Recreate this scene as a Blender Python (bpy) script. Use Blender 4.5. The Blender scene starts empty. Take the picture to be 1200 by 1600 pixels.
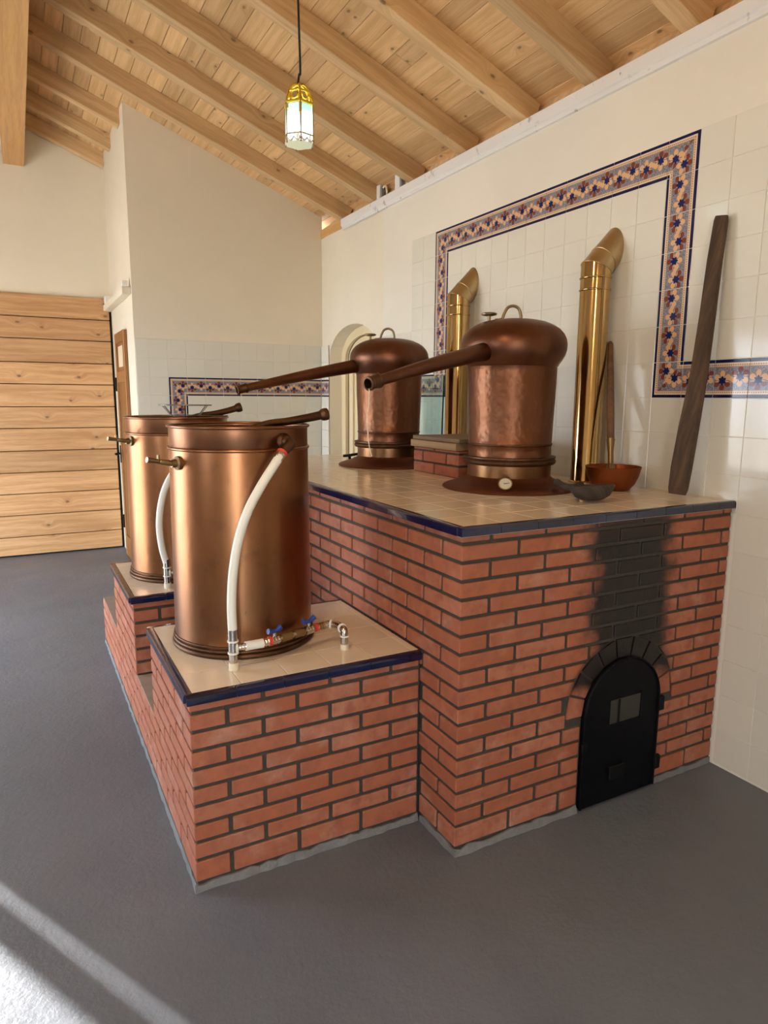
import bpy, bmesh, math, random
from mathutils import Vector, Matrix

RND = random.Random(11)
sc = bpy.context.scene
COL = sc.collection
PI = math.pi

# ------------------------------------------------------------------ camera
CX, CY, CZ = -1.2274, -1.7600, 1.5713
yaw, pitch, roll = math.radians(-28.1584), math.radians(9.5193), math.radians(0.388)
fwd = Vector((-math.sin(yaw) * math.cos(pitch), math.cos(yaw) * math.cos(pitch), -math.sin(pitch)))
rgt = Vector((math.cos(yaw), math.sin(yaw), 0)); upv = rgt.cross(fwd)
r2 = math.cos(roll) * rgt + math.sin(roll) * upv
u2 = -math.sin(roll) * rgt + math.cos(roll) * upv
cam = bpy.data.cameras.new('camera'); camo = bpy.data.objects.new('camera', cam); COL.objects.link(camo)
cam.sensor_fit = 'VERTICAL'; cam.sensor_height = 36.0; cam.sensor_width = 27.0
cam.lens = 1060.1 / 1600 * 36.0; cam.clip_start = 0.02
camo.matrix_world = Matrix(((r2.x, u2.x, -fwd.x, CX), (r2.y, u2.y, -fwd.y, CY), (r2.z, u2.z, -fwd.z, CZ), (0, 0, 0, 1)))
sc.camera = camo

# ------------------------------------------------------------------ world, sun, daylight
SKY = 11.0
world = bpy.data.worlds.new('world'); sc.world = world; world.use_nodes = True
bg = world.node_tree.nodes['Background']
bg.inputs[0].default_value = (0.74, 0.86, 1.0, 1); bg.inputs[1].default_value = SKY
sun = bpy.data.lights.new('sun', 'SUN'); suno = bpy.data.objects.new('sun', sun); COL.objects.link(suno)
sun.energy = 22.0; sun.angle = math.radians(0.6); sun.color = (1.0, 0.97, 0.92)
el = math.radians(17.0)
sdir = Vector((0.474 * math.cos(el), -0.88 * math.cos(el), -math.sin(el)))
suno.rotation_euler = sdir.to_track_quat('-Z', 'Y').to_euler()
def portal(name, loc, normal, sx, sy):
    l = bpy.data.lights.new(name, 'AREA'); l.shape = 'RECTANGLE'; l.size = sx; l.size_y = sy
    l.cycles.is_portal = True
    o = bpy.data.objects.new(name, l); COL.objects.link(o); o.location = loc
    o.rotation_euler = Vector(normal).to_track_quat('-Z', 'Z').to_euler()
    return o
XL, YF = -3.60, -4.20           # left wall and front wall (behind the camera)
OP_DOOR = (1.95, 5.02, 0.0, 2.35)      # left wall doorway  (y0,y1,z0,z1)
OP_WIN = (-0.90, -.10, 1.35, 2.25)     # left wall window
OP_FRONT = (-3.3, -2.1, 0.0, 2.3)     # front wall doorway (x0,x1,z0,z1)
portal('daylight_portal', (XL - .2, (OP_DOOR[0] + OP_DOOR[1]) / 2, 1.175), (1, 0, 0), 3.07, 2.35)
portal('daylight_portal', (XL - .2, (OP_WIN[0] + OP_WIN[1]) / 2, 1.80), (1, 0, 0), .8, .9)
portal('daylight_portal', ((OP_FRONT[0] + OP_FRONT[1]) / 2, YF - .2, 1.15), (0, 1, 0), 1.2, 2.3)
sc.view_settings.view_transform = 'Standard'; sc.view_settings.look = 'None'
sc.view_settings.gamma = 1.0; sc.view_settings.use_curve_mapping = False
sc.view_settings.exposure = 0.34
PEND = 24.0
sc.cycles.max_bounces = 8; sc.cycles.diffuse_bounces = 5; sc.cycles.glossy_bounces = 4
sc.cycles.transmission_bounces = 8; sc.cycles.use_denoising = True
sc.cycles.sample_clamp_indirect = 6.0

# ------------------------------------------------------------------ node helpers
class G:
    """tiny expression builder over math nodes"""
    def __init__(s, nt): s.nt = nt
    def n(s, t): return s.nt.nodes.new(t)
    def lk(s, a, b): s.nt.links.new(a, b)
    def m(s, op, a, b=None, c=None, clamp=False):
        nd = s.n('ShaderNodeMath'); nd.operation = op; nd.use_clamp = clamp
        for i, v in enumerate((a, b, c)):
            if v is None: continue
            if isinstance(v, (int, float)): nd.inputs[i].default_value = v
            else: s.lk(v, nd.inputs[i])
        return nd.outputs[0]
    def add(s, a, b): return s.m('ADD', a, b)
    def sub(s, a, b): return s.m('SUBTRACT', a, b)
    def mul(s, a, b): return s.m('MULTIPLY', a, b)
    def lt(s, a, b): return s.m('LESS_THAN', a, b)
    def gt(s, a, b): return s.m('GREATER_THAN', a, b)
    def ab(s, a): return s.m('ABSOLUTE', a)
    def step(s, a, lo, hi):
        nd = s.n('ShaderNodeMapRange'); nd.interpolation_type = 'SMOOTHSTEP'
        s.lk(a, nd.inputs[0]); nd.inputs[1].default_value = lo; nd.inputs[2].default_value = hi
        return nd.outputs[0]
    def mix(s, f, a, b):
        nd = s.n('ShaderNodeMix'); nd.data_type = 'RGBA'
        for i, v in ((0, f), (6, a), (7, b)):
            if isinstance(v, (int, float)): nd.inputs[i].default_value = v
            elif isinstance(v, tuple): nd.inputs[i].default_value = (*v[:3], 1)
            else: s.lk(v, nd.inputs[i])
        return nd.outputs[2]
    def ramp(s, f, stops):
        nd = s.n('ShaderNodeValToRGB'); e = nd.color_ramp.elements
        while len(e) > 1: e.remove(e[-1])
        e[0].position = stops[0][0]; e[0].color = (*stops[0][1], 1)
        for p, c in stops[1:]:
            k = e.new(p); k.color = (*c, 1)
        s.lk(f, nd.inputs[0]); return nd.outputs[0]
    def coord(s, kind='Object', scale=(1, 1, 1), rand=0.0):
        if kind == 'Position': v = s.n('ShaderNodeNewGeometry').outputs['Position']
        else: v = s.n('ShaderNodeTexCoord').outputs[kind]
        if rand:
            r = s.n('ShaderNodeObjectInfo').outputs['Random']
            cb = s.n('ShaderNodeCombineXYZ')
            for i, k in enumerate((1.0, 0.37, 0.71)): s.lk(s.mul(r, rand * k), cb.inputs[i])
            a = s.n('ShaderNodeVectorMath'); a.operation = 'ADD'; s.lk(v, a.inputs[0]); s.lk(cb.outputs[0], a.inputs[1]); v = a.outputs[0]
        if scale != (1, 1, 1):
            a = s.n('ShaderNodeVectorMath'); a.operation = 'MULTIPLY'; s.lk(v, a.inputs[0]); a.inputs[1].default_value = scale; v = a.outputs[0]
        return v
    def noise(s, v, scale=5, detail=3, rough=.55, dist=0.0, out=0):
        nd = s.n('ShaderNodeTexNoise'); s.lk(v, nd.inputs['Vector'])
        nd.inputs['Scale'].default_value = scale; nd.inputs['Detail'].default_value = detail
        nd.inputs['Roughness'].default_value = rough; nd.inputs['Distortion'].default_value = dist
        return nd.outputs[out]
    def voro(s, v, scale=5, feature='F1', rand=1.0):
        nd = s.n('ShaderNodeTexVoronoi'); nd.feature = feature; s.lk(v, nd.inputs['Vector'])
        nd.inputs['Scale'].default_value = scale; nd.inputs['Randomness'].default_value = rand
        return nd.outputs['Distance']
    def rnd(s): return s.n('ShaderNodeObjectInfo').outputs['Random']
    def sep(s, v):
        nd = s.n('ShaderNodeSeparateXYZ'); s.lk(v, nd.inputs[0]); return nd.outputs[0], nd.outputs[1], nd.outputs[2]

def mat(name, base=(.5, .5, .5), rough=.5, metal=0.0, coat=0.0, spec=.5):
    m = bpy.data.materials.new(name); m.use_nodes = True
    g = G(m.node_tree); b = m.node_tree.nodes['Principled BSDF']
    b.inputs['Base Color'].default_value = (*base, 1); b.inputs['Roughness'].default_value = rough
    b.inputs['Metallic'].default_value = metal; b.inputs['Coat Weight'].default_value = coat
    b.inputs['Specular IOR Level'].default_value = spec
    return m, g, b
def setin(g, b, key, v): g.lk(v, b.inputs[key])
def bump(g, b, h, strength=.3, dist=.01):
    nd = g.n('ShaderNodeBump'); nd.inputs['Strength'].default_value = strength; nd.inputs['Distance'].default_value = dist
    g.lk(h, nd.inputs['Height']); g.lk(nd.outputs[0], b.inputs['Normal'])

M = {}
# plaster
def plaster(name, c):
    m, g, b = mat(name, c, .85)
    v = g.coord('Position')
    setin(g, b, 'Base Color', g.mix(g.step(g.noise(v, 1.3, 4), .35, .7), tuple(x * .94 for x in c), c))
    bump(g, b, g.noise(v, 60, 4), .08, .01); M[name] = m
plaster('plaster', (.80, .725, .575))
plaster('plaster_white', (.80, .75, .64))
plaster('door_cream', (.76, .62, .38))
# white paint
m, g, b = mat('white_paint', (.76, .74, .71), .5); M['white_paint'] = m
v = g.coord('Position'); bump(g, b, g.noise(v, 25, 3), .1, .01)
setin(g, b, 'Base Color', g.mix(g.step(g.noise(v, 14, 5), .62, .72), (.76, .74, .71), (.42, .41, .38)))
# ceramic tiles
def tile(name, c, rough=.10, spec=.36):
    m, g, b = mat(name, c, rough, spec=spec)
    v = g.coord('Object', rand=7.0)
    k = g.add(g.mul(g.rnd(), .035), .975)
    cc = g.n('ShaderNodeVectorMath'); cc.operation = 'SCALE'; cc.inputs[0].default_value = c; g.lk(k, cc.inputs['Scale'])
    setin(g, b, 'Base Color', g.mix(g.step(g.noise(v, 9, 3), .45, .8), cc.outputs[0], tuple(x * .975 for x in c)))
    bump(g, b, g.noise(v, 6, 2), .12, .004); M[name] = m
tile('tile_white', (.73, .70, .60))
tile('tile_cream', (.79, .69, .55), .15, .5)
m, g, b = mat('tile_navy', (.008, .012, .075), .12, coat=.4); M['tile_navy'] = m
setin(g, b, 'Base Color', g.mix(g.rnd(), (.003, .005, .026), (.006, .010, .050)))
m, g, b = mat('grout', (.62, .58, .50), .9); M['grout'] = m
# painted border tile
def border(name, corner):
    m, g, b = mat(name, (.7, .6, .5), .12, spec=.36)
    x, y, z = g.sep(g.coord('Object'))
    s_, t_ = g.mul(x, 1 / .157), g.mul(y, 1 / .157)
    if corner:      # outer corner at (-x,+y): mitred along the diagonal
        f = g.gt(g.add(s_, t_), 0)          # upper right half: runs along x
        a = g.add(g.mul(f, s_), g.mul(g.sub(1, f), t_))
        t_ = g.add(g.mul(f, t_), g.mul(g.sub(1, f), g.mul(s_, -1)))
        s_ = a
    at = g.ab(t_)
    sg = g.m('SIGN', s_)
    fs = g.sub(g.ab(s_), .25); ft = g.sub(g.mul(t_, sg), .05)
    r = g.m('SQRT', g.add(g.mul(fs, fs), g.mul(ft, ft)))
    an = g.m('ARCTAN2', ft, fs)
    fr = g.sub(g.m('FRACT', g.add(g.mul(an, 3 / PI), 6.0)), .5)
    aa = g.mul(fr, PI / 3)
    px = g.sub(g.mul(r, g.m('COSINE', aa)), .175); py = g.mul(r, g.m('SINE', aa))
    pd = g.m('SQRT', g.add(g.mul(px, px), g.mul(g.mul(py, py), 1.5)))
    petal = g.lt(pd, .088)
    star = g.lt(g.add(r, g.mul(g.ab(fr), .11)), .128)
    brown = g.gt(ft, .04)
    mid = g.lt(g.m('SQRT', g.add(g.mul(s_, s_), g.mul(t_, t_))), .062)
    v = g.coord('Object')
    mesh_n = g.step(g.voro(v, 260), .2, .6)
    col = g.mix(mesh_n, (.055, .065, .13), (.30, .28, .30))
    col = g.mix(petal, col, g.mix(brown, (.74, .43, .22), (.20, .05, .028)))
    col = g.mix(mid, col, (.74, .43, .22))
    col = g.mix(star, col, (.010, .016, .10))
    cream = (.72, .58, .42)
    col = g.mix(g.gt(at, .298), col, cream)
    dash = g.mul(g.lt(g.ab(g.sub(at, .352)), .014), g.gt(g.m('FRACT', g.mul(s_, 16)), .35))
    col = g.mix(dash, col, (.38, .14, .06))
    col = g.mix(g.lt(g.ab(g.sub(at, .308)), .008), col, (.34, .20, .12))
    col = g.mix(g.gt(at, .410), col, (.006, .010, .060))
    setin(g, b, 'Base Color', col); M[name] = m
border('tile_border', False); border('tile_border_corner', True)
# brick with soot stain above the fire door
m, g, b = mat('brick', (.45, .15, .08), .8); M['brick'] = m
v = g.coord('Object', rand=9.0); pos = g.coord('Position')
base = g.ramp(g.rnd(), [(0, (.335, .098, .043)), (.35, (.40, .125, .058)), (.7, (.37, .120, .062)), (1, (.43, .155, .085))])
base = g.mix(g.step(g.noise(v, 24, 5), .40, .75), base, (.30, .096, .052))
haze = g.mul(g.step(g.noise(pos, 7, 4), .50, .74), g.add(g.mul(g.step(g.noise(v, 30, 4), .35, .7), .45), .12))
base = g.mix(haze, base, (.50, .30, .225))
X, Y, Z = g.sep(pos)
nz = g.mul(g.sub(g.noise(pos, 9, 4), .5), .26)
cxn = g.sub(X, g.add(.80, g.mul(g.sub(Z, .6), -.06)))
soot = g.sub(1.0, g.step(g.add(g.ab(cxn), nz), .150, .270))
soot = g.mul(soot, g.step(Z, .42, .58))
soot = g.mul(soot, g.sub(1.0, g.mul(g.step(Z, 1.05, 1.25), .30)))
ax_, az_ = g.sub(X, .77), g.sub(Z, .39); ar = g.m('SQRT', g.add(g.mul(ax_, ax_), g.mul(az_, az_)))
soot = g.m('MAXIMUM', soot, g.mul(g.sub(1.0, g.step(ar, .275, .315)), g.step(g.add(Z, g.mul(nz, .5)), .455, .53)))
soot = g.mul(soot, g.lt(Y, .02)); soot = g.mul(soot, .985)
setin(g, b, 'Base Color', g.mix(soot, base, (.0055, .005, .0045)))
setin(g, b, 'Roughness', g.sub(.82, g.mul(soot, .25)))
bump(g, b, g.noise(v, 90, 5), .35, .006)
m, g, b = mat('mortar', (.10, .088, .07), .95); M['mortar'] = m
v = g.coord('Position'); setin(g, b, 'Base Color', g.mix(g.noise(v, 30, 4), (.040, .035, .027), (.075, .065, .052))); bump(g, b, g.noise(v, 120, 4), .5, .006)
m, g, b = mat('cement', (.30, .30, .29), .9); M['cement'] = m
v = g.coord('Position'); setin(g, b, 'Base Color', g.mix(g.noise(v, 14, 5), (.12, .12, .122), (.25, .25, .245))); bump(g, b, g.noise(v, 60, 5), .6, .01)
m, g, b = mat('ledge', (.30, .215, .165), .9); M['ledge'] = m
v = g.coord('Position'); setin(g, b, 'Base Color', g.mix(g.noise(v, 16, 4), (.24, .17, .13), (.36, .27, .21)))
# painted concrete floor
m, g, b = mat('floor_paint', (.15, .15, .155), .42); M['floor_paint'] = m
v = g.coord('Position')
c0 = g.mix(g.step(g.noise(v, 1.1, 5, .6), .3, .75), (.116, .132, .160), (.148, .167, .198))
c0 = g.mix(g.mul(g.step(g.noise(v, 42, 5, .7), .66, .78), .55), c0, (.34, .34, .35))
setin(g, b, 'Base Color', c0)
setin(g, b, 'Roughness', g.add(.36, g.mul(g.noise(v, 3, 4), .22)))
bump(g, b, g.add(g.mul(g.noise(v, 48, 6, .7), .55), g.noise(v, 7, 4)), .38, .012)
m, g, b = mat('paving', (.58, .53, .46), .9); M['paving'] = m
# wood
def wood(name, light, dark, axis, knots=True, rough=.55, knot_scale=9.0, knot_r=.10, stretch=.045, rand=13.0, gs=26, dens=.5, across=(1, 1, 1)):
    """softwood with long grain and knots; axis = grain direction in the object's own frame"""
    m, g, b = mat(name, light, rough)
    x, y, z = g.sep(g.coord('Object', rand=rand))
    ax = [x, y, z]; al = ax[axis]; o1, o2 = [ax[i] for i in range(3) if i != axis]
    cross = g.add(o1, o2)
    def vec(a_, b_):
        cb = g.n('ShaderNodeCombineXYZ'); g.lk(a_, cb.inputs[0]); g.lk(b_, cb.inputs[1]); return cb.outputs[0]
    kv = vec(g.mul(al, .62), cross)
    vo = g.n('ShaderNodeTexVoronoi'); vo.voronoi_dimensions = '2D'; g.lk(kv, vo.inputs['Vector']); vo.inputs['Scale'].default_value = knot_scale
    keep = g.lt(g.sep(vo.outputs['Color'])[0], dens) if knots else 0.0
    kd = vo.outputs['Distance']
    gv = vec(g.mul(al, stretch), cross)
    warp = g.mul(g.noise(vec(g.mul(al, .5), cross), 3.0, 2), .05)
    if knots: warp = g.add(warp, g.mul(g.mul(g.sub(1.0, g.step(kd, 0.0, .45)), keep), .045))
    gw = vec(g.mul(al, stretch), g.add(cross, warp))
    fine = g.noise(gw, gs * 6, 3, .6); broad = g.noise(gw, gs, 2, .5)
    f = g.add(g.mul(fine, .45), g.mul(broad, .75))
    col = g.mix(g.step(f, .42, .78), light, dark)
    k = g.add(g.mul(g.rnd(), .30), .84)
    cc = g.n('ShaderNodeVectorMath'); cc.operation = 'SCALE'; g.lk(col, cc.inputs[0]); g.lk(k, cc.inputs['Scale']); col = cc.outputs[0]
    if knots:
        kn = g.sub(1.0, g.step(g.add(kd, g.mul(g.sub(g.noise(kv, 60, 2), .5), .08)), knot_r * .5, knot_r * 1.3))
        col = g.mix(g.mul(g.mul(kn, keep), .82), col, tuple(q * .22 for q in dark))
        halo = g.mul(g.mul(g.sub(1.0, g.step(kd, knot_r, knot_r * 3.2)), keep), .24)
        col = g.mix(halo, col, tuple(q * .75 for q in dark))
    setin(g, b, 'Base Color', col)
    bump(g, b, f, .10, .004); M[name] = m
wood('wood_board', (.74, .48, .235), (.58, .345, .145), 1, knot_scale=9.0, knot_r=.080, dens=.24)
wood('wood_rafter', (.70, .475, .245), (.54, .335, .155), 0, knot_scale=7.0, knot_r=.070, dens=.20)
wood('wood_ridge', (.64, .37, .145), (.52, .28, .10), 1, knots=False)
wood('wood_plank', (.68, .395, .18), (.50, .255, .10), 0, knot_scale=6.5, knot_r=.075, dens=.22)
wood('wood_door', (.36, .16, .045), (.24, .095, .022), 2, knots=False)
wood('wood_lid', (.40, .26, .13), (.27, .165, .075), 1, knots=False)
wood('wood_dark_lid', (.25, .165, .085), (.16, .10, .05), 1, knots=False)
wood('wood_old', (.135, .075, .038), (.050, .028, .015), 2, knots=False, rough=.85, stretch=.05, gs=30)
wood('wood_scoop', (.060, .044, .028), (.024, .017, .011), 1, knots=False, rough=.75, gs=30)
wood('wood_handle', (.17, .085, .040), (.09, .045, .022), 2, knots=False, rough=.6, stretch=.05, gs=30)
# metals
def copper(name, c1, c2, c3, r0=.22, r1=.42, bumpk=None):
    m, g, b = mat(name, c1, .3, 1.0)
    v = g.coord('Object', (1, 1, .28)); v2 = g.coord('Object')
    col = g.mix(g.step(g.noise(v, 5, 5, .6), .32, .70), c1, c2)
    col = g.mix(g.mul(g.step(g.noise(v2, 11, 5, .65), .52, .75), .7), col, c3)
    setin(g, b, 'Base Color', col)
    rr = g.add(r0, g.mul(g.noise(v, 9, 4), r1 - r0)); setin(g, b, 'Roughness', rr)
    if bumpk == 'hammer': bump(g, b, g.add(g.voro(v2, 38, 'SMOOTH_F1'), g.mul(g.noise(v2, 60, 3), .5)), .30, .006)
    elif bumpk: bump(g, b, g.noise(v2, 14, 2), .10, .006)
    M[name] = m
copper('copper_tank', (.325, .148, .068), (.255, .112, .051), (.185, .088, .047), .22, .38, 'soft')
copper('copper_band', (.27, .125, .066), (.22, .10, .052), (.20, .095, .055), .24, .38, 'soft')
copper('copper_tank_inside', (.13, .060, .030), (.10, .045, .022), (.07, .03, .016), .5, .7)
copper('copper_still', (.185, .078, .040), (.15, .060, .031), (.21, .10, .054), .30, .46, 'hammer')
copper('copper_drum', (.24, .125, .055), (.19, .09, .042), (.15, .07, .035), .28, .45, 'soft')
copper('copper_head', (.160, .070, .040), (.13, .056, .032), (.18, .085, .05), .30, .46, 'soft')
copper('copper_dull', (.19, .072, .040), (.16, .058, .032), (.20, .09, .052), .42, .6, 'soft')
copper('copper_ring', (.14, .072, .040), (.075, .040, .022), (.20, .115, .07), .4, .6, 'soft')
copper('copper_pan', (.34, .105, .040), (.28, .085, .032), (.25, .075, .03), .40, .58, 'soft')
copper('brass', (.52, .36, .165), (.46, .31, .135), (.43, .30, .14), .07, .16)
copper('brass_matte', (.55, .42, .235), (.48, .355, .19), (.44, .33, .18), .24, .38)
copper('brass_old', (.34, .25, .13), (.24, .17, .085), (.42, .33, .2), .3, .5)
copper('chrome', (.62, .59, .54), (.56, .52, .46), (.46, .42, .36), .14, .28)
copper('gold', (.95, .68, .10), (.85, .58, .07), (.75, .5, .06), .2, .35)
m, g, b = mat('iron', (.0028, .0030, .0048), .5, 0.0, spec=.12); M['iron'] = m
v = g.coord('Object'); setin(g, b, 'Roughness', g.add(.38, g.mul(g.noise(v, 20, 4), .3)))
m, g, b = mat('iron_black', (.003, .003, .0035), .6, spec=.2); M['iron_black'] = m
m, g, b = mat('sooty_glass', (.030, .026, .021), .35); M['sooty_glass'] = m
m, g, b = mat('steel_wire', (.22, .20, .17), .4, 1.0); M['steel_wire'] = m
m, g, b = mat('hose_white', (.80, .79, .70), .38); M['hose_white'] = m
m, g, b = mat('plastic_white', (.78, .77, .72), .45); M['plastic_white'] = m
m, g, b = mat('plastic_cream', (.74, .68, .52), .5); M['plastic_cream'] = m
m, g, b = mat('plastic_red', (.62, .06, .04), .5); M['plastic_red'] = m
m, g, b = mat('valve_blue', (.010, .05, .28), .35); M['valve_blue'] = m
m, g, b = mat('rubber_black', (.010, .010, .010), .6); M['rubber_black'] = m
m, g, b = mat('string', (.72, .62, .46), .8); M['string'] = m
m, g, b = mat('dial', (.62, .58, .47), .25); M['dial'] = m
m, g, b = mat('dark_gap', (.012, .011, .010), .9); M['dark_gap'] = m
m, g, b = mat('paper', (.70, .58, .40), .8); M['paper'] = m
m, g, b = mat('glass_clear', (.80, .95, .92), .02); M['glass_clear'] = m
b.inputs['Transmission Weight'].default_value = 1.0; b.inputs['IOR'].default_value = 1.45
def emit(name, c, s):
    m, g, b = mat(name, c, .3); b.inputs['Emission Color'].default_value = (*c, 1); b.inputs['Emission Strength'].default_value = s; M[name] = m
emit('lantern_pane', (.78, .95, 1.0), 9.0)
m = M['lantern_pane']; g = G(m.node_tree); b = m.node_tree.nodes['Principled BSDF']
zz = g.sep(g.coord('Position'))[2]; fz = g.step(zz, 2.755, 2.800)
setin(g, b, 'Emission Color', g.mix(fz, (.72, .94, 1.0), (.20, .72, .60))); setin(g, b, 'Emission Strength', g.sub(4.0, g.mul(fz, 3.3)))
emit('warm_bulb', (1.0, .72, .40), 18.0)
emit('lantern_base', (.60, .62, .42), .45)

# ------------------------------------------------------------------ object helpers
def wmat(o):
    if o is None: return Matrix.Identity(4)
    p = o.parent
    return (wmat(p) @ o.matrix_parent_inverse if p else Matrix.Identity(4)) @ o.matrix_basis
def link(o, parent=None):
    COL.objects.link(o)
    if parent is not None:
        o.parent = parent; o.matrix_parent_inverse = wmat(parent).inverted()
    return o
def tag(o, label=None, cat=None, group=None, kind=None):
    if label: o['label'] = label
    if cat: o['category'] = cat
    if group: o['group'] = group
    if kind: o['kind'] = kind
    return o
def thing(name, loc, label, cat, group=None):
    o = bpy.data.objects.new(name, None); o.empty_display_size = .05; COL.objects.link(o); o.location = loc
    return tag(o, label, cat, group)
def struct(name, loc=(0, 0, 0)):
    o = bpy.data.objects.new(name, None); o.empty_display_size = .05; COL.objects.link(o); o.location = loc
    o['kind'] = 'structure'; return o
def obj(name, me, mt, parent=None, loc=None, rot=None, smooth=None):
    if me.materials: pass
    else: me.materials.append(M[mt])
    o = bpy.data.objects.new(name, me)
    if rot is not None:
        o.matrix_basis = Matrix.Translation(loc or (0, 0, 0)) @ rot
    elif loc is not None: o.location = loc
    return link(o, parent)
def tomesh(bm, name='m', smooth=None):
    bmesh.ops.recalc_face_normals(bm, faces=bm.faces[:])
    me = bpy.data.meshes.new(name); bm.to_mesh(me); bm.free()
    if smooth is not None:
        me.polygons.foreach_set('use_smooth', [True] * len(me.polygons))
        me.set_sharp_from_angle(angle=math.radians(smooth))
    me.update(); return me
def box_bm(dx, dy, dz, ch=0.0, seg=1):
    bm = bmesh.new(); bmesh.ops.create_cube(bm, size=1.0)
    bmesh.ops.scale(bm, vec=(dx, dy, dz), verts=bm.verts)
    if ch: bmesh.ops.bevel(bm, geom=bm.edges[:], offset=ch, segments=seg, affect='EDGES', profile=.6)
    return bm
_cache = {}
def box_mesh(dx, dy, dz, ch, mt, seg=1):
    k = (round(dx, 4), round(dy, 4), round(dz, 4), ch, mt, seg)
    if k not in _cache:
        me = tomesh(box_bm(dx, dy, dz, ch, seg), 'piece', smooth=50 if seg > 1 else None); me.materials.append(M[mt]); _cache[k] = me
    return _cache[k]
def piece(name, p0, p1, mt, parent, ch=.0015, seg=1):
    """axis aligned piece between two corners, mesh data shared between alike pieces"""
    d = [abs(p1[i] - p0[i]) for i in range(3)]; c = [(p1[i] + p0[i]) / 2 for i in range(3)]
    o = bpy.data.objects.new(name, box_mesh(*d, ch, mt, seg)); o.location = c
    return link(o, parent)
def prism(poly, axis, a0, a1):
    """extrude a 2D polygon along an axis; poly in the two other axes (cyclic order)"""
    bm = bmesh.new(); ax = {'x': (1, 2, 0), 'y': (0, 2, 1), 'z': (0, 1, 2)}[axis]
    vs = []
    for a in (a0, a1):
        ring = []
        for p in poly:
            co = [0, 0, 0]; co[ax[0]] = p[0]; co[ax[1]] = p[1]; co[ax[2]] = a
            ring.append(bm.verts.new(co))
        vs.append(ring)
    n = len(poly); bm.faces.new(vs[0]); bm.faces.new(vs[1][::-1])
    for i in range(n): bm.faces.new((vs[0][i], vs[0][(i + 1) % n], vs[1][(i + 1) % n], vs[1][i]))
    return bm
def lathe(prof, seg=64, close=False):
    bm = bmesh.new(); rings = []
    for r, z in prof:
        if r < 1e-5: rings.append([bm.verts.new((0, 0, z))])
        else: rings.append([bm.verts.new((r * math.cos(2 * PI * i / seg), r * math.sin(2 * PI * i / seg), z)) for i in range(seg)])
    pairs = list(zip(rings, rings[1:])) + ([(rings[-1], rings[0])] if close else [])
    for a, b_ in pairs:
        for i in range(seg):
            j = (i + 1) % seg
            if len(a) == 1 and len(b_) == 1: continue
            if len(a) == 1: bm.faces.new((a[0], b_[i], b_[j]))
            elif len(b_) == 1: bm.faces.new((a[i], a[j], b_[0]))
            else: bm.faces.new((a[i], a[j], b_[j], b_[i]))
    return bm
def spline(pts, n=8):
    pts = [Vector(p) for p in pts]; out = []
    for i in range(len(pts) - 1):
        p0 = pts[max(i - 1, 0)]; p1 = pts[i]; p2 = pts[i + 1]; p3 = pts[min(i + 2, len(pts) - 1)]
        for k in range(n):
            t = k / n
            out.append(.5 * ((2 * p1) + (p2 - p0) * t + (2 * p0 - 5 * p1 + 4 * p2 - p3) * t * t + (3 * p1 - p0 - 3 * p2 + p3) * t ** 3))
    out.append(pts[-1]); return out
def tube(pts, rad, seg=12, cap=True, bm=None, closed=False):
    pts = [Vector(p) for p in pts]; n = len(pts)
    if not isinstance(rad, (list, tuple)): rad = [rad] * n
    bm = bm or bmesh.new(); rings = []; prev = None
    for i, p in enumerate(pts):
        t = (pts[(i + 1) % n] - pts[i - 1]) if closed else (pts[min(i + 1, n - 1)] - pts[max(i - 1, 0)])
        t.normalize()
        if prev is None:
            ref = Vector((0, 0, 1)) if abs(t.z) < .9 else Vector((1, 0, 0)); u = t.cross(ref).normalized()
        else: u = (prev - t * prev.dot(t)).normalized()
        w = t.cross(u); prev = u
        rings.append([bm.verts.new(p + (u * math.cos(2 * PI * k / seg) + w * math.sin(2 * PI * k / seg)) * rad[i]) for k in range(seg)])
    for i in range(n if closed else n - 1):
        a, b_ = rings[i], rings[(i + 1) % n]
        for k in range(seg): bm.faces.new((a[k], a[(k + 1) % seg], b_[(k + 1) % seg], b_[k]))
    if cap and not closed: bm.faces.new(rings[0][::-1]); bm.faces.new(rings[-1])
    return bm
def tubeo(name, pts, rad, mt, parent, seg=12, smooth=60, closed=False):
    return obj(name, tomesh(tube(pts, rad, seg, closed=closed), name, smooth), mt, parent)
def latheo(name, prof, mt, parent, loc, seg=64, smooth=40, close=False, rot=None):
    return obj(name, tomesh(lathe(prof, seg, close), name, smooth), mt, parent, loc, rot)
def align(d):   # rotation taking +Z to d
    return Vector(d).normalized().to_track_quat('Z', 'Y').to_matrix().to_4x4()

# ------------------------------------------------------------------ measures
W = 1.349; L = .2355; CO = .0625; ZB = .0459; T = .157
H = 1.166; HT = .672; A = .830; YB = .2386
YT, ZT = 2.3377, 2.6803
YBK = 4.34; YWD = 5.75; XRET = -.330
def roof(x): return 3.735 - .388 * x if x > -1.1 else 4.1618 - .388 * (-1.1 - x)

# ------------------------------------------------------------------ room shell
fl = obj('floor', tomesh(prism([(XL - .25, YF - .25), (W + .3, YF - .25), (W + .3, 6.0), (XL - .25, 6.0)], 'z', -.15, 0)), 'floor_paint'); fl['kind'] = 'structure'
go = obj('floor_outside', tomesh(prism([(-40, -40), (40, -40), (40, 40), (-40, 40)], 'z', -.30, -.16)), 'paving'); go['kind'] = 'structure'

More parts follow.
